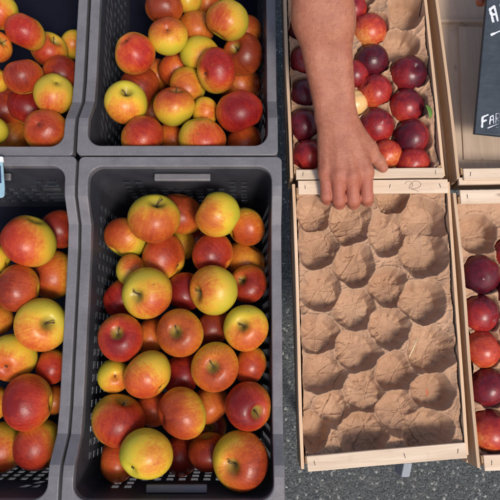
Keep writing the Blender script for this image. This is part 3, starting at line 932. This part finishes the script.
def liner(quad, cups, label, zbase, parent_name, res=.0013, seed=0.0, mat=None):
    """one sheet of paper pressed into cups. cups: (x, y, rx, ry, depth)"""
    BL, BR, FR, FL = [np.array((p[0], p[1])) for p in quad]
    c = (BL + BR + FR + FL) / 4
    nx = int(np.linalg.norm(FR - FL) / res); ny = int(np.linalg.norm(BL - FL) / res)
    S_, T_ = np.meshgrid(np.arange(nx + 1) / nx, np.arange(ny + 1) / ny)
    s1 = (.030 + .940 * S_)[..., None]; t1 = (.020 + .960 * T_)[..., None]
    p = (FL * (1 - s1) + FR * s1) * (1 - t1) + (BL * (1 - s1) + BR * s1) * t1
    x, y = p[..., 0], p[..., 1]
    dep = np.zeros_like(x); lip = np.zeros_like(x)
    for n_, (cx, cy, rx, ry, dd) in enumerate(cups):
        ax, ay = (x - cx) / rx, (y - cy) / ry
        m = (np.abs(ax) < 1.4) & (np.abs(ay) < 1.4)
        th = np.arctan2(ay, ax); k = seed + n_ * 1.37
        # an uneven, slightly polygonal outline, and a floor that sits off centre
        wob = 1 + .05 * np.sin(3 * th + k * 5) + .035 * np.sin(5 * th + k * 9) + .10 * (np.abs(((th * 7 / (2 * math.pi) + k) % 1) - .5) - .25)
        q = np.hypot(ax, ay) / wob
        off = (h2(n_, 1, seed) - .5) * .14, (h2(n_, 2, seed) - .5) * .14
        q2 = np.hypot(ax - off[0], ay - off[1]) / wob
        kk = np.where(q2 < .70, 1 - .16 * (q2 / .70) ** 2, 0.84 * np.clip((1.0 - q) / np.maximum(1.0 - q + (q2 - .70), 1e-4), 0, 1))
        # pleats running up the wall
        npl = 9 + int(h2(n_, 3, seed) * 5)
        a_ = th * npl / (2 * math.pi) + .8 * vnoise(th * 1.3 + 9, q * 2, k)
        pl = (np.abs((a_ % 1) - .5) - .25) * (h2(np.floor(a_), n_, seed) * .9 + .3)
        kk = kk + pl * .36 * np.clip((q - .35) * 2.2, 0, 1) * np.clip((1.08 - q) * 5, 0, 1)
        dv = np.where(m, dd * kk, 0)
        dep = np.maximum(dep, dv)
        lip = np.maximum(lip, np.where(m, np.exp(-((q - 1.03) / .05) ** 2), 0))
    cr = .0072 * facet(x, y, 27, seed + 1, .26) + .0042 * facet(x, y, 52, seed + 2, .34) + .0013 * facet(x, y, 130, seed + 3, .4) + .0005 * facet(x, y, 300, seed + 5)
    cr *= .75 + .8 * (vnoise(x * 22, y * 22, seed + 8) + .5)
    h = zbase - dep + cr - .001 + lip * .0022 * (dep < .006)
    ed = np.minimum(S_, 1 - S_) * np.linalg.norm(FR - FL); ed2 = np.minimum(T_, 1 - T_) * np.linalg.norm(BL - FL)
    m = np.minimum(ed, ed2)
    e_ = np.clip(1 - m / .020, 0, 1) ** 1.3
    h = h + e_ * (.006 + .020 * facet(x, y, 34, seed + 6))
    h = np.minimum(h, RIM + .001 + .003 * vnoise(x * 60, y * 60, seed))
    vs = np.stack([x - c[0] + .0015 * facet(x, y, 120, seed + 7), y - c[1] + .0015 * facet(x, y, 120, seed + 9), h - zbase], -1).reshape(-1, 3)
    w = nx + 1
    a = (np.arange(ny)[:, None] * w + np.arange(nx)[None]).ravel()
    fs = np.stack([a, a + 1, a + w + 1, a + w], 1)
    me = bpy.data.meshes.new('paper_liner'); me.from_pydata(vs.tolist(), [], fs.tolist()); smooth(me)
    o = link('paper_liner', me, mat or M['paper']); o.location = (c[0], c[1], zbase)
    tag(o, label, 'paper liner', 'brown paper liners in the wooden trays')
    return o
def cup(u, v, r, ry=None, d=.032, z=RIM - .02):
    p = at(u, v, z); s = (CAM.z - z) / F
    return (p.x, p.y, r * s * 1.1, (ry or r) * s * 1.1, d)
CUPS1 = [cup(*c) for c in (
 (313, 216, 18), (316, 248, 21), (349, 222, 21, 24), (387, 234, 20, 23), (421, 222, 22), (421, 252, 22, 26), (320, 291, 20), (353, 266, 20, 21), (387, 288, 19),
 (420, 302, 22, 21), (353, 310, 20), (388, 328, 20, 19), (317, 335, 20, 19), (356, 351, 22, 20), (428, 350, 22, 23), (322, 372, 22, 20), (394, 372, 19, 18),
 (363, 393, 20), (430, 391, 20, 17), (332, 409, 18, 17), (396, 412, 21), (362, 434, 23), (424, 430, 24, 20), (313, 430, 14, 18), (390, 200, 16)  )]
p_st = at(430.5, 393, RIM - .02)
cen1 = sum((Vector((p[0], p[1], 0)) for p in T1), Vector()) / 4
liner(T1, CUPS1, 'crumpled brown kraft paper pressed into empty cups, in the tray the hand grips', RIM - .009, 'x', seed=1.3, res=.0009,
      mat=mat_paper_stained((p_st.x - cen1.x, p_st.y - cen1.y), .007))

# ------------------------------------------------------------------ nectarines
def peach_mesh(seed):
    rnd = random.Random(seed)
    bm = bmesh.new()
    bmesh.ops.create_uvsphere(bm, u_segments=48, v_segments=32, radius=1)
    for v in bm.verts:
        x, y, z = v.co
        a = math.atan2(y, x)
        s = math.sqrt(x * x + y * y)
        zz = z * .96 - (.20 * math.exp(-(s / .20) ** 2) if z > 0 else 0) - (.07 * math.exp(-(s / .12) ** 2) if z < 0 else 0) * -1 * -1
        groove = .055 * math.exp(-((a) / .16) ** 2) * s ** .5 * (.35 + .65 * (z > -.6))
        f = 1 - groove + .012 * math.sin(2 * a + seed)
        v.co = (x * f, y * f * (1 + .02 * math.sin(seed)), zz)
    me = bpy.data.meshes.new('nectarine_skin'); bm.to_mesh(me); bm.free(); smooth(me)
    me.materials.append(M['peach'])
    return me
PEACH = [peach_mesh(s) for s in range(5)]
def peach(u, v, r, dark, light_dir, label, z=RIM - .026, pole=None):
    d = ray(u, v); q = CAM + d * ((z - CAM.z) / d.z); R = r * (CAM.z - z) / -d.z / F
    o = bpy.data.objects.new('nectarine', PEACH[random.randrange(5)]); col.objects.link(o)
    o.location = q; o.scale = (R, R, R * random.uniform(.95, 1.03))
    pv = camdir(*(pole or (random.uniform(-.8, .8), random.uniform(-.8, .8))))
    if pole is None and random.random() < .5: pv = -pv
    m3 = orient(pv); o.rotation_euler = m3.to_euler()
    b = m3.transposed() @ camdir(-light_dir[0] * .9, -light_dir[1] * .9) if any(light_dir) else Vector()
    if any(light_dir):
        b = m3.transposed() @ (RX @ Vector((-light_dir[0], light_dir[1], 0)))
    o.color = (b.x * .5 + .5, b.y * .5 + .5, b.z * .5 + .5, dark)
    tag(o, label, 'nectarine', 'nectarines in the wooden trays')
    return (q.x, q.y, R, q.z)
P2 = [
 peach(369, 31, 17.5, .42, (-.2, .7), 'orange-red nectarine farthest back right of the arm'),
 peach(371, 62, 18, .86, (0, 0), 'purple-black nectarine right beside the arm, below the farthest orange-red one'),
 peach(407.5, 75, 19, .78, (-.6, .3), 'dark purple-red nectarine below the empty cups by the right tray wall'),
 peach(374, 92, 18, .52, (-.3, .4), 'orange-red speckled nectarine between the purple-black one and the next dark red'),
 peach(406, 107, 18, .66, (-.4, .5), 'dark red nectarine beside the small green leaf'),
 peach(376, 126, 18, .62, (.1, .4), 'dark red nectarine just above the thumb side, third beside the arm'),
 peach(410, 138, 19, .76, (.7, -.1), 'dark nectarine with orange right edge near the tray front rail'),
 peach(386, 155, 16, .42, (.2, .3), 'bright orange-red nectarine touching the thumb'),
 peach(412, 164, 17.5, .52, (0, .3), 'red nectarine half behind the front rail, right of the thumb'),
 peach(354, 104, 14, .03, (.5, 0), 'pale cream nectarine peeking out behind the forearm', pole=(-.9, .2)),
 peach(354, 75, 15, .60, (.2, 0), 'red nectarine mostly hidden behind the forearm, right side'),
 peach(352, 10, 15, .62, (.2, 0), 'red nectarine beside the arm at the top photo edge'),
 peach(303, 126, 17, .78, (0, 0), 'dark nectarine left of the wrist', pole=(-.8, .4)),
 peach(308, 156, 17, .58, (.3, .4), 'dark orange-red nectarine left of the hand by the front rail'),
 peach(305, 94, 15.5, .84, (0, 0), 'dark nectarine in shade left of the forearm, above the wrist'),
 peach(304, 62, 15, .60, (.3, 0), 'shaded red nectarine left of the forearm, farthest but one'),
 peach(302, 32, 14, .86, (0, 0), 'shaded dark nectarine left of the forearm near the top photo edge'),
]
E2 = [cup(*c) for c in ((405, 14, 19), (399, 48, 18, 19), (360, -8, 19), (320, 0, 18), (330, 45, 18), (420, -22, 18), (385, -40, 18), (345, -45, 18), (335, 90, 18), (340, 130, 18), (305, -20, 17))]
def fruit_cups(P): return [(x, y, R * 1.06, R * 1.06, .042) for (x, y, R, z) in P]
liner(T2, E2 + fruit_cups(P2), 'brown paper liner holding the nectarines under the forearm', RIM - .012, 'x', seed=5.1, res=.0016)
P3 = [
 peach(479, 275, 20, .80, (.2, -.3), 'dark purple-red nectarine next to the empty cup at the right edge'),
 peach(479, 314, 19.5, .62, (-.2, .3), 'red nectarine with a dark shoulder, between purple-red and bright red ones', ),
 peach(481, 349, 19, .44, (0, .3), 'bright red nectarine third down from the empty cup', pole=(.8, -.5)),
 peach(486, 387, 19.5, .72, (0, 0), 'dark crimson nectarine with pale specks, above the orange one'),
 peach(489, 430, 21.5, .48, (-.4, .5), 'orange-red nectarine nearest the front of the right-hand tray'),
 peach(507, 253, 15, .74, (-.5, 0), 'dark nectarine cut by the right edge beside the empty cup'),
 peach(510, 293, 16, .84, (0, 0), 'dark nectarine cut by the right edge beside the purple-red one'),
 peach(512, 331, 16, .60, (0, 0), 'red nectarine cut by the right edge beside the bright red one'),
 peach(515, 366, 16, .86, (0, 0), 'dark nectarine cut by the right edge above the speckled one'),
 peach(519, 408, 17, .84, (0, 0), 'dark nectarine cut by the right edge above the orange-red one'),
]
E3 = [cup(*c) for c in ((475, 235, 20), (545, 240, 20), (550, 280, 20), (555, 320, 20), (560, 360, 20), (565, 400, 20), (530, 440, 20), (590, 300, 20), (595, 380, 20), (600, 430, 20), (585, 250, 20))]
liner(T3, E3 + fruit_cups(P3), 'brown paper liner holding the dark nectarines at the right photo edge', RIM - .012, 'x', seed=9.7, res=.0016)

# a leaf and bits of straw
lf = at(427, 112, RIM + .001)
vs, fs = [], []
for i in range(9):
    t = i / 8; w = .0052 * math.sin(math.pi * min(1, t * .96 + .03)) ** .8
    for s in (-1, 0, 1): vs.append((s * w + .002 * math.sin(t * 3), -.013 + .026 * t, .004 * t * (1 - t) * 4 + abs(s) * .0018))
for i in range(8):
    for s in range(2): fs.append([3 * i + s, 3 * i + s + 1, 3 * i + s + 4, 3 * i + s + 3])
o = link('leaf', mesh_from('leaf', vs, fs, True), M['leaf']); o.location = lf; o.rotation_euler = (.2, .3, .4)
o.modifiers.new('thick', 'SOLIDIFY').thickness = .0005
tag(o, 'small green leaf between nectarines and the right tray wall', 'leaf')
for (p, q, lab) in (((409, 357), (417, 338), 'longest straw bit lying across a paper cup'), ((436, 445), (441, 452), 'short straw bit at the front right corner of the empty tray'),
                    ((440, 208), (447, 203), 'short straw bit at the back right corner of the gripped tray')):
    a, b_ = at(*p, RIM - .010), at(*q, RIM - .008)
    o = link('straw', tube_mesh('straw', [Vector((0, 0, 0)), (b_ - a) * .5 + Vector((.0008, 0, .0015)), b_ - a], .0008, 6), M['straw']); o.location = a
    tag(o, lab, 'straw', 'straw bits on the brown paper')

# stand under the wooden trays
e = stand(at(330, 460, RIM - WH).x, at(560, 460, RIM - WH).x, T1[3][1] + .02, T2[0][1] - .05, RIM - WH - .001, 'metal stand carrying the four pale wooden fruit trays')
# the foot plate of that stand, seen in front of the tray
pf = at(403, 466, RIM - WH - .03)
bm = bmesh.new(); bmesh.ops.create_cube(bm, size=1)
for v in bm.verts: v.co = Vector((v.co.x * .015 + v.co.y * .006, v.co.y * .024, v.co.z * .05))
me = bpy.data.meshes.new('bracket'); bm.to_mesh(me); bm.free()
o = link('bracket', me, M['steel'], e); o.location = Vector((pf.x, pf.y - .002, RIM - WH - .03)) - e.location; bevel(o, .002)

# ------------------------------------------------------------------ chalkboard and the small things near it
cb_z = RIM + .020
quad_cb = [at(487.5, -40, cb_z + .03), at(560, -46, cb_z + .03), at(552, 141, cb_z), at(474.8, 133, cb_z)]
quad_cb[0] = at(490.5, -40, cb_z + .03)
cbase = Vector(quad_cb[3])
e = empty('chalkboard', cbase); tag(e, 'dark slate chalkboard with white handwriting, lying on the empty wooden tray', 'chalkboard')
nrm = (quad_cb[1] - quad_cb[0]).cross(quad_cb[3] - quad_cb[0]).normalized()
if nrm.z < 0: nrm = -nrm
vs = [Vector(p) - cbase for p in quad_cb] + [Vector(p) - cbase - nrm * .010 for p in quad_cb]
me = mesh_from('board_panel', vs, [[0, 1, 2, 3], [7, 6, 5, 4], [0, 4, 5, 1], [1, 5, 6, 2], [2, 6, 7, 3], [3, 7, 4, 0]])
bevel(link('board_panel', me, M['slate'], e), .0012)
def on_board(u, v):
    d = ray(u, v); k = (cbase - CAM).dot(nrm) / d.dot(nrm)
    return CAM + d * k - cbase + nrm * .0002
def stroke(name, pix, w):
    pts = [on_board(*p) for p in pix]
    n = 6; vs, fs = [], []
    P = []
    for i in range(len(pts) - 1):
        for k in range(n): P.append(lerp(pts[i], pts[i + 1], k / n))
    P.append(pts[-1])
    for i, p in enumerate(P):
        d = (P[min(i + 1, len(P) - 1)] - P[max(i - 1, 0)]).normalized()
        s = d.cross(nrm).normalized(); ww = w * (.8 + .45 * random.random())
        vs += [p + s * ww * .5, p + nrm * .0006, p - s * ww * .5]
    for i in range(len(P) - 1):
        a = 3 * i
        fs += [[a, a + 1, a + 4, a + 3], [a + 1, a + 2, a + 5, a + 4]]
    return link(name, mesh_from(name, vs, fs), M['chalk'], e)
CH = .0045
def joined(name, strokes, w=CH):
    objs = [stroke(name, s, w) for s in strokes]
    vs, fs = [], []
    for o_ in objs:
        n0 = len(vs); vs += [v.co.copy() for v in o_.data.vertices]; fs += [[n0 + i for i in p.vertices] for p in o_.data.polygons]
    for o_ in objs: bpy.data.objects.remove(o_)
    return link(name, mesh_from(name, vs, fs), M['chalk'], e)
joined('chalk_letter', [[(493.4, 22.5), (491.8, 16), (489.8, 9.5), (494.8, 6)], [(494.2, 6.2), (496, 13), (497.8, 21.5)], [(491.6, 14.6), (496, 14.2)]])           # A
joined('chalk_letter', [[(500.2, 4), (501.5, 12), (503, 20)], [(500.2, 4), (508, 18), (507, 2)]])                                                             # N, cut by the frame
joined('chalk_underline', [[(490.5, 35.2), (500, 31), (520, 24)]])
joined('chalk_letter', [[(482, 127.8), (482.6, 117)], [(482.4, 117.2), (488.4, 114.6)], [(482.6, 121.6), (486.6, 120)]], .0036)                                # F
joined('chalk_letter', [[(489.6, 124.6), (490.4, 117), (493, 115.4), (493.6, 123.6)], [(490, 120), (493.2, 119.8)]], .0036)                                      # A/R
joined('chalk_letter', [[(495.6, 123.4), (495.9, 113.8), (499, 113.4), (499.4, 117.4), (496, 118.4), (499.6, 122.4)]], .0036)                                      # R
joined('chalk_letter', [[(501.5, 122), (502, 113), (505.5, 120.5), (506, 112)]], .0036)
joined('chalk_underline', [[(487.4, 128.2), (494, 125.6), (502, 122.4), (512, 119)]], .0034)
joined('chalk_letter', [[(495.8, 127.6), (502, 126.4)], [(498.6, 127), (498.2, 131.8)]], .0030)                                                              # T

# batten across the bottom of the empty tray
p0, p1 = at(438, 23.5, RIM - WH + .006), at(600, 23.5, RIM - WH + .006)
board('cross_batten', p0, p1, 1, RIM - WH + .0032, RIM - WH + .012, .006, M['ply'], tr4, wob=.001, base=b4)
board('bottom_slat', at(458, 27, RIM - WH + .0032), at(463, 160, RIM - WH + .0032), 1, RIM - WH + .0032, RIM - WH + .0058, .10, M['ply'], tr4, wob=.0015, base=b4)
p = at(461, 22.5, RIM - WH + .014) - b4
link('nail', tube_mesh('nail', [p, p + Vector((.003, -.004, .002)), p + Vector((.006, -.007, .0)) ], .0012, 6), M['pencil'], tr4)
# red-copper onion at the top edge, beside the chalkboard
q = at(481, 2, RIM - .005)
bm = bmesh.new(); bmesh.ops.create_uvsphere(bm, u_segments=32, v_segments=24, radius=1)
for v in bm.verts:
    s = math.hypot(v.co.x, v.co.y); k = 1 + .03 * math.cos(9 * math.atan2(v.co.y, v.co.x)) * s
    v.co = Vector((v.co.x * k, v.co.y * k, v.co.z * .85 + (.5 * math.exp(-(s / .16) ** 2) if v.co.z > 0 else 0)))
me = bpy.data.meshes.new('onion'); bm.to_mesh(me); bm.free(); smooth(me)
o = link('onion', me, M['copper']); o.location = q; o.scale = (.0095,) * 3; o.rotation_euler = (-1.1, .3, 0)
tag(o, 'small shiny copper-red round thing at the top photo edge beside the chalkboard', 'onion')

# price card at the back rim of the lower left crate
e = empty('price_card', at(0, 178, RIM + .03)); tag(e, 'pale blue price card in a plastic sleeve on the left edge crate rim', 'price card')
b_ = e.location.copy()
def slab(name, pix, z, th, mat):
    ps = [at(u, v, z) - b_ for (u, v) in pix]
    n = len(ps); vs = ps + [p - Vector((0, 0, th)) for p in ps]
    fs = [list(range(n)), list(range(2 * n - 1, n - 1, -1))] + [[i, n + i, n + (i + 1) % n, (i + 1) % n] for i in range(n)]
    return bevel(link(name, mesh_from(name, vs, fs), mat, e), .0008)
slab('card', [(-42, 158), (2.6, 160.5), (4.6, 188), (4.2, 195.5), (1.8, 197.5), (-42, 199)], RIM + .034, .003, M['cardblue'])
slab('printed_picture', [(-38, 164), (0.6, 165.5), (1.4, 183), (-38, 186)], RIM + .0348, .0006, M['carddark'])
slab('clip', [(-6, 155.4), (2.8, 156.6), (3.0, 161.5), (-6, 161.0)], RIM + .0405, .006, M['white'])

# ------------------------------------------------------------------ the hand and forearm (one continuous skin)
def px(u, v, z): return np.array(at(u, v, z))
class Field:
    def __init__(s, lo, hi, h):
        s.lo = np.array(lo); s.h = h
        s.n = np.ceil((np.array(hi) - s.lo) / h).astype(int) + 1
        ax = [s.lo[i] + h * np.arange(s.n[i]) for i in range(3)]
        s.X, s.Y, s.Z = np.meshgrid(*ax, indexing='ij')
        s.X = s.X.astype(np.float32); s.Y = s.Y.astype(np.float32); s.Z = s.Z.astype(np.float32)
    def cone(s, a, b, ra, rb):
        ba = b - a; L = float(ba @ ba)
        t = ((s.X - a[0]) * ba[0] + (s.Y - a[1]) * ba[1] + (s.Z - a[2]) * ba[2]) / L
        t = np.clip(t, 0, 1)
        dx = s.X - a[0] - t * ba[0]; dy = s.Y - a[1] - t * ba[1]; dz = s.Z - a[2] - t * ba[2]
        return np.sqrt(dx * dx + dy * dy + dz * dz) - (ra + (rb - ra) * t)
    def ball(s, c, r):
        return np.sqrt((s.X - c[0]) ** 2 + (s.Y - c[1]) ** 2 + (s.Z - c[2]) ** 2) - r
def smin(a, b, k):
    h = np.clip(.5 + .5 * (b - a) / k, 0, 1)
    return b + (a - b) * h - k * h * (1 - h)
def surface_nets(D, lo, h):
    s = D < 0
    nx, ny, nz = D.shape
    cnt = np.zeros((nx - 1, ny - 1, nz - 1), np.int8)
    for i in (0, 1):
        for j in (0, 1):
            for k in (0, 1): cnt += s[i:nx - 1 + i, j:ny - 1 + j, k:nz - 1 + k]
    act = (cnt > 0) & (cnt < 8)
    idx = -np.ones(act.shape, np.int64); cells = np.argwhere(act); idx[act] = np.arange(len(cells))
    acc = np.zeros((len(cells), 3)); num = np.zeros(len(cells))
    cor = [(i, j, k) for i in (0, 1) for j in (0, 1) for k in (0, 1)]
    val = {c: D[cells[:, 0] + c[0], cells[:, 1] + c[1], cells[:, 2] + c[2]] for c in cor}
    for a in cor:
        for ax in range(3):
            if a[ax] == 0:
                b = list(a); b[ax] = 1; b = tuple(b)
                va, vb = val[a], val[b]; m = (va < 0) != (vb < 0)
                t = np.where(m, va / np.where(m, va - vb, 1), 0)
                p = np.tile(np.array(a, float), (len(cells), 1)); p[:, ax] += t
                acc[m] += p[m]; num[m] += 1
    V = (cells + acc / num[:, None]) * h + lo
    faces = []
    for ax in range(3):
        a1, a2 = (ax + 1) % 3, (ax + 2) % 3
        sl0 = [slice(None)] * 3; sl1 = [slice(None)] * 3
        sl0[ax] = slice(0, -1); sl1[ax] = slice(1, None)
        e = s[tuple(sl0)] != s[tuple(sl1)]
        E = np.argwhere(e)
        ok = (E[:, a1] > 0) & (E[:, a2] > 0) & (E[:, a1] < D.shape[a1] - 1) & (E[:, a2] < D.shape[a2] - 1)
        E = E[ok]
        def cell(d1, d2):
            c = E.copy(); c[:, a1] -= d1; c[:, a2] -= d2
            return idx[c[:, 0], c[:, 1], c[:, 2]]
        q = np.stack([cell(1, 1), cell(0, 1), cell(0, 0), cell(1, 0)], 1)
        flip = ~s[tuple(sl0)][E[:, 0], E[:, 1], E[:, 2]]
        q[flip] = q[flip][:, ::-1]
        faces.append(q[(q >= 0).all(1)])
    return V, np.concatenate(faces)

ZT = RIM + .006                       # top of the rail the hand holds
def hand():
    lo = (at(285, 0, RIM + .15).x - .03, at(320, 214, RIM - .03).y - .02, RIM - .045)
    hi = (at(395, 170, RIM).x + .02, .62, RIM + .36)
    h = .0019
    f = Field(lo, hi, h)
    mcpz = ZT + .030
    # joints (photo pixel, height)
    MCP = [px(325.0, 172, mcpz - .007), px(338, 176, mcpz), px(352, 176.5, mcpz + .002), px(366.0, 172, mcpz - .002)]
    PIP = [px(326.5, 196, ZT + .009), px(339, 200, ZT + .011), px(353.2, 200, ZT + .011), px(366.6, 197, ZT + .010)]
    DIP = [px(327.2, 199.5, ZT - .010), px(339.5, 203.5, ZT - .008), px(353.5, 203.5, ZT - .008), px(366.9, 200.5, ZT - .010)]
    TIP = [px(327.5, 199.5, ZT - .026), px(339.8, 202.5, ZT - .026), px(353.5, 202.5, ZT - .026), px(367.5, 200, ZT - .026)]
    RM = [.0112, .0122, .0126, .0124]; RP = [.0101, .0111, .0114, .0112]; RD = [.0096, .0106, .0108, .0106]
    wr = ZT + .052
    WU, WR = px(325.5, 112, wr), px(346, 112, wr + .002)            # ulna side, radius side of the wrist
    WC = [px(326, 122, wr - .006), px(332.5, 120, wr - .003), px(340, 120, wr - .002), px(347.5, 122, wr - .005)]
    # forearm: two tapered bones' worth of flesh
    EU, ER = px(311, 20, ZT + .125), px(334, 20, ZT + .125)
    FU, FR_ = px(299, -150, ZT + .25), px(331, -150, ZT + .25)
    D = f.cone(WU, EU, .0175, .0258)
    D = smin(D, f.cone(WR, ER, .0165, .0262), .022)
    D = smin(D, f.cone(EU, FU, .0275, .036), .02)
    D = smin(D, f.cone(ER, FR_, .0285, .037), .03)
    # wrist bones and carpus
    D = smin(D, f.cone((WU + WR) / 2, (WC[1] + WC[2]) / 2, .0205, .0195), .016)
    D = smin(D, f.ball(px(321.5, 104, wr + .012), .0075), .012)            # head of the ulna
    # metacarpals
    Mt = None
    for i in range(4):
        c = f.cone(WC[i], MCP[i], .0150, RM[i] + .0010)
        Mt = c if Mt is None else smin(Mt, c, .013)
    # flesh of the palm
    Mt = smin(Mt, f.cone(px(330, 140, ZT + .028), px(355, 150, ZT + .027), .015, .015), .014)
    D = smin(D, Mt, .018)
    # thumb: metacarpal, proximal, tip
    T0, T1_, T2_, T3_ = px(353, 128, ZT + .036), px(369.5, 148, ZT + .026), px(378.5, 161, ZT + .018), px(383, 167.5, ZT + .0125)
    th = smin(f.cone(T0, T1_, .0160, .0122), f.cone(T1_, T2_, .0118, .0102), .008)
    th = smin(th, f.cone(T2_, T3_, .0104, .0092), .004)
    th = smin(th, f.ball(lerp(T2_, T3_, .0) + np.array([0, 0, .001]), .0107), .003)
    D = smin(D, th, .013)
    # web between thumb and index
    D = smin(D, f.cone(px(358, 150, ZT + .026), px(367, 155, ZT + .022), .009, .008), .012)
    # fingers
    Fg = None
    for i in range(4):
        c = smin(f.cone(MCP[i], PIP[i], RM[i] - .0008, RP[i]), f.cone(PIP[i], DIP[i], RP[i] - .0003, RD[i]), .004)
        c = smin(c, f.cone(DIP[i], TIP[i], RD[i], RD[i] - .0015), .003)
        c = smin(c, f.ball(PIP[i] + np.array([0, .0005, .0010]), RP[i] - .0006), .003)
        Fg = c if Fg is None else smin(Fg, c, .0012)
    D = smin(D, Fg, .0068)
    for (u0, u1, v1) in ((331.8, 332.8, 186), (345, 346, 189), (359.2, 360.0, 187)):
        D = smin(D, f.cone(px(u0, 172, mcpz - .004), px(u1, v1 - 1, ZT + .011), .0090, .0058), .0055)
    # knuckle heads
    for i in range(4): D = smin(D, f.ball(MCP[i] + np.array([0, .001, .0066]), RM[i] * .60), .007)
    # tendons and veins on the back of the hand
    for i in range(4):
        a = WC[i] + np.array([0, 0, .0126]); b = MCP[i] + np.array([0, .004, .0116])
        D = smin(D, f.cone(lerp(a, b, .25), b, .0020, .0030), .0050)
    for (p, q, z1, z2) in (((332, 140), (330.5, 156), .0465, .043), ((330.5, 156), (336, 165), .043, .0425), ((336, 165), (344, 172), .0425, .0420), ((345, 146), (347, 164), .0475, .0435), ((347, 164), (357, 170), .0435, .0425), ((354, 140), (361, 158), .0455, .0415)):
        D = smin(D, f.cone(px(*p, ZT + z1 + .0013), px(*q, ZT + z2 + .0013), .0015, .0015), .0034)
    # creases
    V, Q = surface_nets(D, f.lo, h)
    return V, Q, MCP, PIP
V, Q, MCPj, PIPj = hand()
base = np.array(at(340, 120, ZT)); base[2] = ZT
me = bpy.data.meshes.new('person')
me.from_pydata((V - base).tolist(), [], Q.tolist()); me.validate()
bm = bmesh.new(); bm.from_mesh(me)
for _ in range(3): bmesh.ops.smooth_vert(bm, verts=bm.verts, factor=.5, use_axis_x=True, use_axis_y=True, use_axis_z=True)
bmesh.ops.recalc_face_normals(bm, faces=bm.faces)
bm.to_mesh(me); bm.free(); smooth(me)
co = np.array([v.co[:] for v in me.vertices]) + base
fl = np.zeros(len(co))
for j in MCPj + PIPj:
    fl = np.maximum(fl, np.exp(-(((co - j) ** 2).sum(1)) / .016 ** 2))
yk = MCPj[2][1]
fl = np.maximum(fl, np.clip((yk + .03 - co[:, 1]) / .05, 0, 1) * .75)
at_ = me.attributes.new('flush', 'FLOAT', 'POINT'); at_.data.foreach_set('value', fl.astype(np.float32))
o = link('person', me, M['skin']); o.location = base
tag(o, 'bare forearm and hand reaching down and gripping the end rail of a wooden tray', 'person')

# fine hair on the forearm, one part
hr = random.Random(5)
polys = me.polygons
hv, hf = [], []
cnt = 0
while cnt < 620:
    p_ = polys[hr.randrange(len(polys))]
    cw = p_.center
    if p_.normal.z < .15 or cw.y < .0 or cw.y > .36: continue
    if hr.random() > min(1, .25 + cw.y * 6): continue
    L = hr.uniform(.007, .014)
    dr = Vector((-.45 + hr.uniform(-.35, .35), -1, 0)); dr = (dr - p_.normal * dr.dot(p_.normal)).normalized()
    sd_ = dr.cross(p_.normal) * .00007
    pts = [cw + dr * L * t + p_.normal * (.0022 * math.sin(t * 2.2)) for t in (0, .33, .66, 1)]
    n0 = len(hv)
    for i_, q_ in enumerate(pts):
        w_ = 1 - i_ * .3
        hv += [q_ + sd_ * w_, q_ - sd_ * w_, q_ + p_.normal * .0001 * w_]
    for i_ in range(3):
        for k_ in range(3):
            hf.append([n0 + 3 * i_ + k_, n0 + 3 * i_ + (k_ + 1) % 3, n0 + 3 * i_ + 3 + (k_ + 1) % 3, n0 + 3 * i_ + 3 + k_])
    cnt += 1
hm = bpy.data.meshes.new('arm_hair'); hm.from_pydata([tuple(v) for v in hv], [], hf)
link('arm_hair', hm, mat_plain('arm_hair', (.14, .07, .035), .5, .3), o)

# ------------------------------------------------------------------ light
SUN_EL, SUN_AZ = rad(56), rad(150)            # azimuth clockwise from +Y (north): from the lower right of the photo
w = bpy.data.worlds.new('World'); scene.world = w; w.use_nodes = True
nt = w.node_tree
bg = nt.nodes['Background']
sky = nt.nodes.new('ShaderNodeTexSky'); sky.sky_type = 'NISHITA'; sky.sun_disc = False
sky.sun_elevation = SUN_EL; sky.sun_rotation = SUN_AZ
sky.dust_density = 3.0; sky.air_density = 1.0
nt.links.new(sky.outputs[0], bg.inputs[0]); bg.inputs[1].default_value = .085
sd = bpy.data.lights.new('sun', 'SUN'); sd.energy = 1.5; sd.angle = rad(14); sd.color = (1, .945, .865)
so = bpy.data.objects.new('sun', sd); col.objects.link(so)
dirv = Vector((math.sin(SUN_AZ) * math.cos(SUN_EL), math.cos(SUN_AZ) * math.cos(SUN_EL), math.sin(SUN_EL)))
so.rotation_euler = dirv.to_track_quat('Z', 'Y').to_euler(); so.location = dirv * 5

scene.view_settings.view_transform = 'Standard'
scene.view_settings.look = 'None'
scene.view_settings.exposure = 0.92
scene.view_settings.gamma = 1
scene.render.resolution_x = scene.render.resolution_y = 1024
